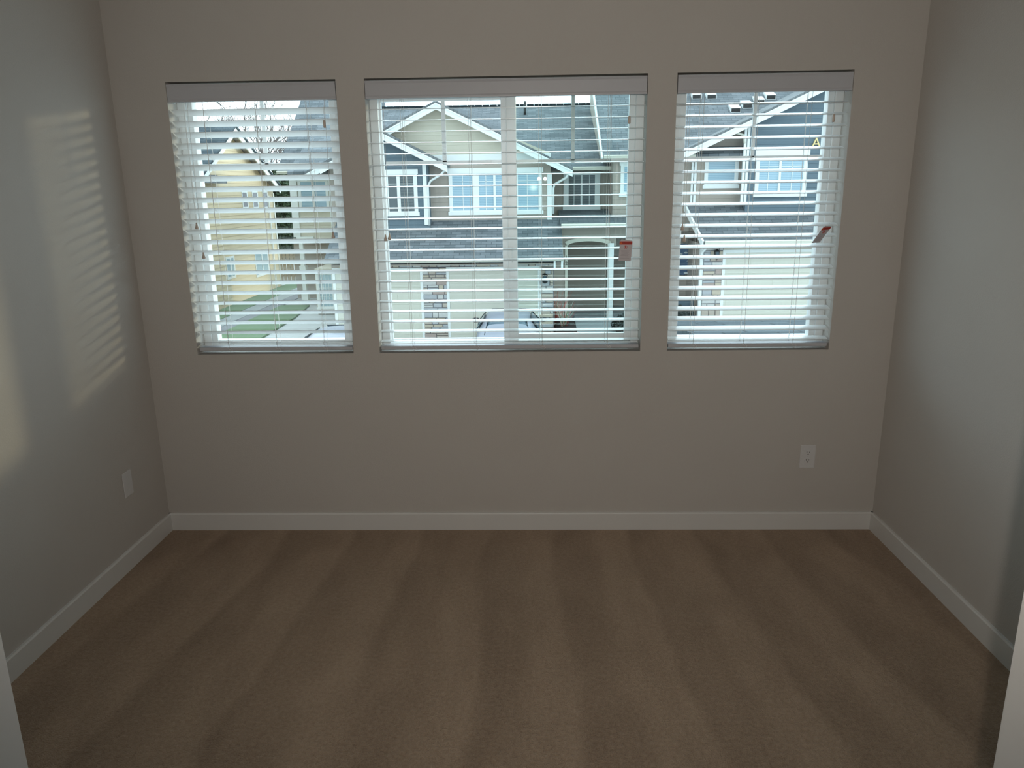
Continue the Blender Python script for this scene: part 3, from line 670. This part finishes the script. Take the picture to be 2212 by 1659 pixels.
mb = MB(); lap(mb, TF, .2, zap, lambda z: max(xt0, line(z)), const(xt1)); mb.build('wall_siding', M_taupe, C3, label='taupe lap siding left of the blue bay')
mb = MB(); lap(mb, BF3, .2, zap-.1, lambda z: max(xt1, line(z)), const(xbr)); mb.build('bay_siding', M_blue, C3, label='slate blue lap siding')
MB().prism([(xt1, .2), (xbr, .2), (xbr, z1r+s3*(xbr-x1_)-.1), (xt1, z1r+s3*(xt1-x1_)-.1)], BF3+.02, TF+.02).build('bay_wall', M_blue, C3)
xq0 = 5.1; xq1 = xt0
MB().box(xw0+3, xq1, RF3+.02, 28, G, 2.6).build('recess_wall', M_taupe, C3)
mb = MB(); lap(mb, TF+.3, .2, 2.3, const(qx(1440, 400, TF+.3)), const(xq1)); mb.build('wall_siding', M_taupe, C3, label='taupe siding at the window edge')
for px0, px1, yf, pyb in ((1492, 1496, TF, 440), (1498, 1503, TF, 438), (1601, 1606, BF3, 440), (1608, 1613, BF3, 442), (1770, 1777, BF3, 428)):
    a, c = qx(px0, 400, yf), qx(px1, 400, yf); MB().box(a, c, yf-.06, yf+.04, qz(px0, pyb, yf), z1r+s3*((a+c)/2-x1_)-.2).build('corner_board', M_wtrim, C3)
p1 = q(1572, 282, 21.6); p2 = q(1607, 292, 21.7)
downspout(C3, [(p1[0], 21.45, p1[1]+.08), (p1[0]+.05, 21.5, p1[1]-.02), (p2[0], BF3-.04, p2[1]), (p2[0]+.03, BF3-.06, p2[1]-.25)], m=M_cgut)
X = lambda p: qx(p, 380, TF); wz1, wz0 = qz(1556, 329, TF), qz(1556, 407, TF)
ext_window(C3, X(1521), X(1594), wz0, wz1, TF, [], P_blue, head=.2, label='narrow window with blue blinds under the eave')
X = lambda p: qx(p, 380, BF3); wz1, wz0 = qz(1687, 324, BF3), qz(1687, 425, BF3)
ext_window(C3, X(1631), X(1742), wz0, wz1, BF3, [(X(1681), X(1686))], P_blue, bars=(X(1659), X(1710)), hbars=((wz1-.5, X(1637), X(1736)),), head=.2, label='wide window with blue blinds in the blue bay')
x_, z_ = q(1762, 308, BF3); text('letter_a', 'A', .42, (x_, BF3-.05, z_-.02), M_letter, C3, ext=.02)
# its garage
ge = 20.3; gzt = qz(1640, 438, TF); gzb = qz(1640, 520, ge)
xg0t, xg0b = qx(1480, 445, TF), qx(1520, 523, ge); xg0 = (xg0t+xg0b)/2; xg1 = 11.5
MB().slab([(xg0b, ge, gzb), (xg1, ge, gzb), (xg1, TF, gzt), (xg0t, TF, gzt)], .1).build('garage_roof', M_shy, C3)
mb = MB(); mb.hexa([(xg0b-.04, ge, gzb-.2), (xg0b+.02, ge, gzb-.2), (xg0t+.02, TF, gzt-.2), (xg0t-.04, TF, gzt-.2), (xg0b-.04, ge, gzb+.01), (xg0b+.02, ge, gzb+.01), (xg0t+.02, TF, gzt+.01), (xg0t-.04, TF, gzt+.01)])
mb.build('rake_board', M_wtrim, C3)
gutter(C3, xg0b+.03, xg1, ge-.1, gzb+.02, h=.14)
X = lambda p: qx(p, 610, GF); zd = qz(1650, 545, GF)
MB().box(X(1513), xg1, GF+.05, 24, G, gzb-.12).build('garage_wall', M_taupe, C3)
stone_panel(C3, 'stone_pillar', X(1517), X(1559), G, gzb-.12, GF, 21, label='stone pillar left of the garage door')
MB().box(X(1511), X(1516), GF-.06, GF+.2, G, gzb-.2).build('corner_board', M_wtrim, C3)
MB().box(X(1559), xg1, GF-.01, GF+.1, zd+.09, gzb-.12).build('lintel_board', M_beige, C3)
garage_door(C3, X(1564), X(1762), G+.02, zd, GF, label='cream garage door')
lantern(C3, X(1543), GF-.03, qz(1543, 545, GF)-.05)
p1 = q(1532, 527, ge); p2 = q(1514, 545, GF)
downspout(C3, [(p1[0], ge, p1[1]), (p1[0]-.05, ge+.05, p1[1]-.1), (p2[0]+.02, GF-.08, p2[1]), (p2[0], GF-.08, p2[1]-.15), (p2[0], GF-.08, G+.3), (p2[0]-.05, GF-.2, G+.1)], m=M_wtrim)
x_, z_ = q(1464, 476, TF+.3); lantern(C3, x_, TF+.28, z_)
mb = MB(); xx, zz_ = q(1466, 560, 23.0); prof = [(xx+.60*math.cos(a), zz_+.58*math.sin(a)) for a in [math.pi/8+math.pi/4*k for k in range(8)]]
mb.prism(prof, 22.95, 23.02); rw = mb.build('round_window', M_cyan, C3, label='dark blue glossy eight-sided pane')
mb = MB()
for (px, py, r_) in ((1472, 549, .06), (1482, 546, .08), (1486, 564, .06), (1483, 590, .1), (1458, 569, .03)):
    a, c = q(px, py, 22.9); mb.lathe([(.001, r_*.4), (r_*.7, r_*.2), (r_, 0), (r_*.7, -r_*.2), (.001, -r_*.4)], (a, 22.93, c), 12)
mb.build('painted_highlight', M_wtrim, rw)  # raised white discs paint round highlights onto the blue pane
MB().box(qx(1440, 500, 23.1), xt0+.6, 23.05, 23.2, G, .3).build('recess_siding', M_taupe, C3)

# far townhouse on the left, standing back
D4 = thing('townhouse', 'set-back townhouse with white corner posts, seen in the right half of the left window', 'house', (-8, 32, G))
F3 = 29.0
X = lambda p, y=430: qx(p, y, F3)
x0_, x1_2 = X(628), X(760); ez = qz(625, 371, F3-.5)
xL4 = qx(600, 372, F3-.5)
MB().box(X(640), x1_2, F3+.02, 38, qz(650, 518, F3), ez).build('body_wall', M_taupe, D4)
mb = MB(); lap(mb, F3, qz(650, 518, F3), ez, const(X(643)), const(x1_2)); mb.build('wall_siding', M_beige, D4)
r2 = 34.5; rz4 = ez+(r2-F3)*.85
MB().slab([(xL4, F3-.6, ez+.02), (x1_2+1, F3-.6, ez+.02), (x1_2+1, r2, rz4), (xL4, r2, rz4)], .1).build('main_roof', M_shy, D4)
gutter(D4, xL4, X(655), F3-.7, ez+.03)
mb = MB(); mb.box(X(629), X(644), F3-.1, F3+.2, qz(640, 512, F3), ez); mb.build('corner_board', M_wtrim, D4)
mb = MB(); mb.box(X(713), X(719), F3-.1, F3+.1, qz(715, 500, F3), ez); mb.box(X(722), X(729), F3-.1, F3+.1, qz(715, 500, F3), ez); mb.build('corner_board', M_wtrim, D4)
pa = q(689, 365, F3-.6); pl = q(655, 378, F3-.6); pr = q(730, 380, F3-.6)
rake(D4, [pl, pa, pr], F3-.62, F3-.58, .14)
MB().prism([pl, pa, pr], F3-.55, F3-.2).build('small_gable', M_taupe, D4)
wz1, wz0 = qz(680, 383, F3), qz(680, 457, F3)
ext_window(D4, X(646), X(711), wz0, wz1, F3, [(X(676), X(681))], P_blue, label='two-part window with pale blue blinds')
MB().box(X(642, 515), X(679, 515), F3-.12, F3+.1, qz(660, 517, F3), qz(660, 511, F3)).build('belly_band', M_wtrim, D4)
# porch column and glazed door
mb = MB(); a, c = qx(650, 560, F3), qx(658, 560, F3); mb.box(a, c, F3-.1, F3+.1, G+.3, qz(650, 525, F3)); mb.box(a-.05, c+.05, F3-.15, F3+.15, qz(650, 583, F3), qz(650, 574, F3)); mb.box(a-.06, c+.06, F3-.16, F3+.16, G, G+.5)
mb.build('porch_column', M_wtrim, D4)
MB().box(X(600), x1_2+1, F3+1.6, F3+1.7, G, qz(650, 520, F3)).build('porch_back_wall', M_taupe, D4)
PF = 26.0; X = lambda p: qx(p, 620, PF)
MB().box(X(682), X(760), PF+.02, F3+1, G, qz(700, 580, PF)).build('porch_front_wall', M_beige, D4)
ext_window(D4, X(684), X(725), qz(700, 668, PF), qz(700, 586, PF), PF, [(X(695), X(697))], P_pale, bars=(X(704), X(711), X(718)), hbars=tuple((qz(700, y, PF), X(686), X(723)) for y in (605, 622, 640, 655)), head=.1, sill=.08, label='many-paned glazed door')

# ---------------------------------------------------------------- yellow house
Y5 = thing('yellow_house', 'yellow-tan house with a steep white-edged gable, on the left across the lawn', 'house', (-15, 28, G))
XW, XK = -13.0, -12.6
ya, za5 = qX(508, 274, XK); yr, zr5 = qX(606, 405, XK); yl5, zl5 = qX(434, 386, XK)
yend = qX(597, 500, XW)[0]
MB().box(-20, XW-.02, 15, yend, G, 2.2).build('body_wall', M_yellow, Y5)
sR, sL = (za5-zr5)/(yr-ya), (za5-zl5)/(ya-yl5)
mb = MB(); mb.prismx([(yl5+.3, 1.9), (yend, 1.9), (yend, za5-sR*(yend-ya)-.15), (ya, za5-.15), (yl5+.3, za5-sL*(ya-yl5-.3)-.15)], -17, XW-.02); mb.build('gable_wall', M_yellow, Y5)
mb = MB(); lapx(mb, XW, G, za5-.3, lambda z: 15 if z < zl5-.1 else ya-(za5-.15-z)/sL, lambda z: min(yend, ya+(za5-.15-z)/sR)); mb.build('wall_siding', M_yellow, Y5)
for (a, c) in (((yl5, zl5), (ya, za5)), ((ya, za5), (yr, zr5))):
    MB().prismx([a, c, (c[0], c[1]-.28), (a[0], a[1]-.28)], XK-.05, XK).build('rake_board', M_wtrim, Y5)
    MB().slab([(XK+.05, a[0], a[1]+.1), (XK+.05, c[0], c[1]+.1), (-17, c[0], c[1]+.1), (-17, a[0], a[1]+.1)][::-1], .1).build('gable_roof', M_shdark, Y5)
    MB().prismx([(a[0], a[1]-.03), (c[0], c[1]-.03), (c[0], c[1]-.06), (a[0], a[1]-.06)], XW-.1, XK-.04).build('soffit', M_taupe, Y5)
MB().slab([(XK, 13, 2.15), (XK, ya-1.5, 2.15), (-17, ya-1.5, 4.55), (-17, 13, 4.55)], .12).build('main_roof', M_shx, Y5)
MB().box(XK-.04, XK+.08, 13, yl5, 2.0, 2.17).build('gutter', M_cgut, Y5)
MB().box(XW-.02, XW+.06, yend-.9, yend-.75, G, 1.5).build('downspout', M_cgut, Y5)
MB().box(XW-.05, XW+.04, yend-.14, yend+.03, G, 1.6).build('corner_board', M_cgut, Y5)
def xwin(px0, px1, pyt, pyb, pane, post=True, label=None):
    y0, zt5 = qX(px0, pyt, XW); y1, _ = qX(px1, pyt, XW); zb5 = qX((px0+px1)/2, pyb, XW)[1]; mb = MB()
    for a, c, e, f in ((y0-.08, y1+.1, zt5, zt5+.08), (y0-.08, y1+.12, zb5-.1, zb5), (y0-.06, y0, zb5, zt5), (y1, y1+.12, zb5, zt5)): mb.box(XW, XW+.03, a, c, e, f)
    if post: mb.box(XW, XW+.05, (y0+y1)/2-.04, (y0+y1)/2+.04, zb5, zt5)
    w_ = mb.build('window', M_wtrim, Y5, label=label); MB().box(XW+.0, XW+.025, y0, y1, zb5, zt5).build('pane', pane, w_)
for a, c in ((522, 531), (544.5, 553.5), (566.5, 575)): xwin(a, c, 416, 447, mat('deep_dark_pane', (.03, .025, .035), .3, .3), False, label='small square window of a row of three')
xwin(488, 503, 560, 598, P_pale); xwin(550, 576, 548, 592, P_pale)

# ---------------------------------------------------------------- background trees, hedge, fence
def bare_tree(name, x, y, h, seed, label, spread=.62, depth=6):
    rnd = random.Random(seed); mb = MB()
    def br(p, d, L, r, k):
        pts = [p]; n_ = 3; dd = d.copy()
        for i in range(n_):
            dd = (dd+Vector((rnd.uniform(-.14, .14), rnd.uniform(-.14, .14), rnd.uniform(-.05, .12)))).normalized(); pts.append(pts[-1]+dd*L/n_)
        mb.tube(pts, [r, r*.88, r*.78, r*.68], 5 if k > 2 else 3)
        if k == 0: return
        for j in range(3 if k > 2 else 4):
            t_ = rnd.choice((1, 2, 3)) if j else 3
            ax = Vector((rnd.uniform(-1, 1), rnd.uniform(-1, 1), rnd.uniform(-.2, .5))).normalized()
            nd = (dd+ax*spread*rnd.uniform(.7, 1.3)).normalized(); br(pts[t_], nd, L*rnd.uniform(.62, .82), r*.6, k-1)
    br(Vector((x, y, G)), Vector((0, 0, 1)), h*.34, h*.017, depth)
    return tag(mb.build(name, M_bark), label, 'tree', group='bare trees behind the yellow house')
def at(px, py, Y): x, z = q(px, py, Y); return x, z
bare_tree('bare_tree', at(503, 240, 44)[0], 44, 10.5, 4, 'bare winter tree with a thick leader, above the yellow gable')
bare_tree('bare_tree', at(566, 240, 47)[0], 47, 11.0, 11, 'bare twiggy tree, right of the yellow gable peak')
bare_tree('bare_tree', at(620, 300, 50)[0], 50, 9.0, 23, 'lowest bare tree, nearest the set-back townhouse roof')
bare_tree('bare_tree', at(430, 240, 46)[0], 46, 10.5, 31, 'bare tree at the left edge of the left window')
bare_tree('bare_tree', at(865, 230, 60)[0], 60, 9.6, 41, 'bare treetop just above the roof ridge in the middle window', depth=5)
def leafy(name, c, rx, ry_, rz_, n_, seed, m, label, cat, leaf=.12, group=None):
    rnd = random.Random(seed); mb = MB(); cx, cy, cz = c
    for i in range(n_):
        while True:
            p = Vector((rnd.uniform(-1, 1), rnd.uniform(-1, 1), rnd.uniform(-1, 1)))
            if .3 < p.length < 1: break
        p = Vector((cx+p.x*rx, cy+p.y*ry_, cz+p.z*rz_)); a = Vector((rnd.uniform(-1, 1), rnd.uniform(-1, 1), rnd.uniform(-1, 1))).normalized(); b2 = a.orthogonal().normalized(); s_ = leaf*rnd.uniform(.6, 1.4)
        mb.add([p-a*s_, p+b2*s_*.45, p+a*s_, p-b2*s_*.45], [(0, 1, 2, 3)])
    mb.tube([(cx, cy, G), (cx, cy, cz)], [.12, .05], 6)
    return tag(mb.build(name, m), label, cat, group=group)
x_, z_ = at(612, 440, 40); leafy('evergreen_tree', (x_, 40, 0.3), 1.6, 1.5, 2.6, 15000, 2, M_leaf, 'dark evergreen in the gap between the yellow house and the townhouse', 'tree')
x_, z_ = at(590, 450, 44); leafy('evergreen_tree', (x_-1.6, 44, -.4), 1.9, 1.5, 2.2, 12000, 3, M_leaf, 'dark evergreen partly behind the yellow house corner', 'tree')
mb = MB()
for i in range(34): mb.box(-15.4+i*.2, -15.4+i*.2+.17, 37.0, 37.04, G, G+1.7)
mb.box(-15.4, -8.6, 37.04, 37.1, G+.3, G+.4); mb.box(-15.4, -8.6, 37.04, 37.1, G+1.3, G+1.4)
tag(mb.build('wooden_fence', mat('weathered_tan_fence', (.38, .32, .25), .85, noise=.2, nscale=10)), 'low tan board fence closing the gap behind the lawn', 'fence')

# ---------------------------------------------------------------- planting by the entry
x0w, x1w = qZ(1241, 712, G)[0], 2.66
struct('path_entry', MB().hexa([(x0w, 19, G-.1), (x1w, 19, G-.1), (x1w, 22.4, -2.75), (x0w, 22.4, -2.75), (x0w, 19, G+.01), (x1w, 19, G+.01), (x1w, 22.4, -2.62), (x0w, 22.4, -2.62)]), M_walk, 'sloping grey walk up to the arched entry')
def bed(x0, x1, y0, y1, label):
    mb = MB(); nx, ny = 8, 10; rnd = random.Random(int(x0*10)); v = []; f = []
    for j in range(ny+1):
        for i in range(nx+1):
            e_ = min(i, nx-i, j, ny-j); v.append((x0+(x1-x0)*i/nx, y0+(y1-y0)*j/ny, G+.02+(.35*j/ny)+min(e_, 2)*.05+rnd.uniform(0, .04)))
    for j in range(ny):
        for i in range(nx): k = j*(nx+1)+i; f.append((k, k+1, k+nx+2, k+nx+1))
    k0 = len(v)
    mb.add(v, f, 0, True); mb.box(x0, x1, y0, y1, G-.1, G+.02); return tag(mb.build('planting_bed', M_mulch), label, 'planting bed', kind='stuff')
bed(.72, x0w-.02, 19.6, 21.85, 'dark mulch bed between the stone pillar and the entry walk')
bed(x1w+.02, 4.3, 19.4, 21.8, 'dark mulch bed right of the entry walk')
M_stem = [mat('pale_stem', (.55, .55, .45), .6), mat('red_stem', (.55, .08, .07), .6), mat('green_blade', (.16, .20, .10), .7)]
def stem_shrub(x, y, z, n_, h, seed, label, mats_w, name='shrub'):
    rnd = random.Random(seed); mb = MB()
    for i in range(n_):
        a = rnd.uniform(0, 6.28); t_ = rnd.uniform(.05, .55); d = Vector((math.cos(a)*t_, math.sin(a)*t_, 1)).normalized(); L = h*rnd.uniform(.6, 1.1)
        p = Vector((x+rnd.uniform(-.05, .05), y+rnd.uniform(-.05, .05), z))
        mb.tube([p, p+d*L*.5, p+d*L+Vector((math.cos(a)*.06, math.sin(a)*.06, 0))], [.010, .008, .003], 4, rnd.choices((0, 1, 2), mats_w)[0])
    return tag(mb.build(name, M_stem), label, 'shrub')
sx_, _y = qZ(1212, 705, G); stem_shrub(sx_, 20.9, G+.2, 46, .95, 5, 'spiky shrub with pale and red stems beside the stone pillar', (5, 2, 3))
x_, z_ = q(1201, 640, 21.5); stem_shrub(x_, 21.5, G+.2, 26, 1.35, 8, 'tall thin red-stemmed shrub against the stone pillar', (1, 6, 1))
for i, (px, lab) in enumerate(((1325, 'low dark shrub nearest the entry walk, right bed'), (1345, 'low dark shrub deeper in the right bed'))):
    x_ = qx(px, 690, 21); leafy('low_shrub', (x_+.2, 20.6+.5*i, G+.45), .32, .3, .28, 700, 50+i, mat('blackish_green_leaf', (.018, .026, .022), .7), lab, 'shrub', leaf=.05)
x_, _y = q(1462, 665, 19.6); leafy('low_shrub', (x_, 19.6, G+.7), .6, .5, .5, 1500, 61, MATS['blackish_green_leaf'], 'dark bush left of the stone pillar, low in the right window', 'shrub', leaf=.06)
# glider bench left of the pillar in the right window
Tb = thing('porch_chair', 'grey metal porch chair left of the stone pillar in the right window', 'chair', (4.9, 20.9, G))
cx_, _z = q(1482, 640, 20.9)
mb = MB().box(cx_-.3, cx_+.3, 20.65, 21.15, G+.62, G+.66); mb.build('seat', M_carglass, Tb)
mb = MB().box(cx_-.3, cx_+.3, 21.13, 21.17, G+.66, G+1.25); mb.build('backrest', M_carglass, Tb)
for sx2 in (-.28, .28):
    for yy in (20.68, 21.12): MB().tube([(cx_+sx2, yy, G), (cx_+sx2, yy, G+.64)], .02, 6).build('leg', M_black, Tb)

# ---------------------------------------------------------------- cars
def car(name, cx, yr_, label, zs=1.0, paint=M_silver):
    """yr_ = y of the rear bumper; nose points away (+y)"""
    T = thing(name, label, 'car', (cx, yr_+2.1, G), group=None)
    # stations: y, half width low, half width belt, belt z, roof half width, roof z, bottom z
    st = [(0.00, .70, .66, .62, .60, .66, .38), (.06, .80, .78, .86, .66, .90, .26), (.30, .86, .84, .93, .66, 1.00, .22), (.46, .87, .85, .94, .60, 1.19, .22),
          (.72, .88, .86, .95, .57, 1.33, .22), (1.20, .88, .87, .95, .58, 1.40, .22), (1.9, .88, .87, .94, .58, 1.41, .22), (2.35, .88, .87, .93, .57, 1.36, .22),
          (2.85, .88, .86, .92, .62, 1.10, .22), (3.15, .87, .84, .90, .70, .93, .22), (3.7, .85, .80, .82, .62, .86, .22), (4.05, .78, .72, .66, .5, .70, .26), (4.15, .66, .60, .52, .4, .55, .34)]
    mb = MB(); v = []; f = []; n_ = 0
    for (y, wl, wb, zb2, wr, zr2, z0) in st:
        half = [(0, z0), (wl*.9, z0), (wl, z0+.16), (wl+.015, (z0+zb2)/2), (wb, zb2), ((wb*.35+wr*.65), zb2+(zr2-zb2)*.62), (wr, zr2-.035*min(1, (zr2-zb2)*3)), (wr*.6, zr2), (0, zr2+.012)]
        ring = half+[(-a, c) for a, c in half[-2:0:-1]]; n_ = len(ring)
        v += [(cx+a, yr_+y, G+c*zs) for a, c in ring]
    for i in range(len(st)-1):
        for k in range(n_): f.append((i*n_+k, i*n_+(k+1) % n_, (i+1)*n_+(k+1) % n_, (i+1)*n_+k)[::-1])
    f += [tuple(range(n_)), tuple(range((len(st)-1)*n_, len(st)*n_))[::-1]]
    body = mb.add(v, f, 0, True).build('body', paint, T, subsurf=2)
    def P(x, y, z): return (cx+x, yr_+y, G+z*zs)
    # rear window, bulged and framed
    def patch(nm, c4, m, off, frame=True, n2=6):
        mb = MB(); vv = []; ff = []
        c4 = [Vector(p) for p in c4]; nn = (c4[1]-c4[0]).cross(c4[3]-c4[0]).normalized()
        for j in range(n2+1):
            for i in range(n2+1):
                u_, w_ = i/n2, j/n2; p = (c4[0]*(1-u_)+c4[1]*u_)*(1-w_)+(c4[3]*(1-u_)+c4[2]*u_)*w_
                vv.append(p+nn*(off+.02*math.sin(math.pi*u_)))
        for j in range(n2):
            for i in range(n2): k = j*(n2+1)+i; ff.append((k, k+1, k+n2+2, k+n2+1))
        b2 = len(vv); vv2 = [p-nn*.012 for p in vv]; vv += vv2; ff += [tuple(i+b2 for i in t[::-1]) for t in ff[:n2*n2]]
        rim = [i for i in range(n2+1)]+[j*(n2+1)+n2 for j in range(1, n2+1)]+[n2*(n2+1)+i for i in range(n2-1, -1, -1)]+[j*(n2+1) for j in range(n2-1, 0, -1)]
        ff += [(rim[(i+1) % len(rim)], rim[i], rim[i]+b2, rim[(i+1) % len(rim)]+b2) for i in range(len(rim))]
        mb.add(vv, ff, 0, True); g_ = mb.build(nm, m, T)
        if frame:
            c_ = [p+nn*(off+.006) for p in c4]; MB().tube([c_[0], c_[1], c_[2], c_[3], c_[0]], .012, 6).build('window_seal', M_black, g_)
        return g_
    patch('rear_window', [P(-.60, .26, .93), P(.60, .26, .93), P(.52, .70, 1.30), P(-.52, .70, 1.30)], M_carglass, .03)
    patch('windscreen', [P(.56, 3.08, .94), P(-.56, 3.08, .94), P(-.50, 2.42, 1.33), P(.50, 2.42, 1.33)], M_carglass, .02)
    for s_ in (-1, 1):
        a = [P(s_*.865, .75, .98), P(s_*.872, 2.75, .97), P(s_*.64, 2.25, 1.31), P(s_*.63, .95, 1.31)]
        patch('side_window', a if s_ > 0 else [a[1], a[0], a[3], a[2]], M_carglass, .012)
        mb = MB(); mx, my, mz = P(s_*.99, 2.55, 1.0)
        mb.lathe([(.02, -.075), (.075, -.06), (.095, 0), (.075, .06), (.02, .075)], (0, 0, 0), 12)
        mb.v = [(mx+a_*1.15, my+b_*.6, mz+c_) for a_, b_, c_ in mb.v]; mb.tube([(mx-s_*.08, my+.02, mz-.03), (mx-s_*.16, my+.03, mz-.05)], .022, 6)
        m_ = mb.build('wing_mirror', M_black, T)
        mb = MB(); mb.lathe([(.001, 0), (.078, 0), (.078, .004), (.001, .004)], (0, 0, 0), 16); mb.v = [(mx+a_*1.1, my-.058-c_*.5, mz+b_*.72) for a_, b_, c_ in mb.v]
        mb.build('mirror_glass', M_carglass, m_)
        MB().box(*sorted((cx+s_*.66, cx+s_*.85)), yr_+.02, yr_+.10, G+.70*zs, G+.88*zs).build('tail_light', M_red, T, bevel=.02)
        for yy in (.78, 3.35):
            mb = MB(); wx = cx+s_*.80
            mb.tube([(wx-s_*.1, yr_+yy, G+.31), (wx+s_*.085, yr_+yy, G+.31)], .31, 24); w_ = mb.build('wheel', M_tire, T)
            MB().tube([(wx+s_*.08, yr_+yy, G+.31), (wx+s_*.092, yr_+yy, G+.31)], .2, 16).build('rim', M_silver, w_)
    MB().box(cx-.7, cx+.7, yr_-.04, yr_+.06, G+.32, G+.5).build('rear_bumper', paint, T, bevel=.03)
    MB().box(cx-.26, cx+.26, yr_+.0, yr_+.03, G+.56, G+.68).build('number_plate', M_plate, T)
    return T
car('car', -.70, 15.95, 'silver hatchback parked nose-in before the wider garage door', zs=.97)
car('car', -4.82, 13.25, 'silver car low in the left window, only its roof and rear glass showing')

# shingled lower roof of this building under the right window
struct('roof_lower', MB().slab([(.97, 2.25, .655), (4.2, 2.25, .655), (4.2, WT+.01, .85), (.97, WT+.01, .85)], .1), M_shdark, 'dark shingled lower roof just outside the right window')
struct('wall_outer', MB().box(-6, 6, WT-.02, WT+.2, G, -.3), M_taupe, 'outer wall of this building below the floor')
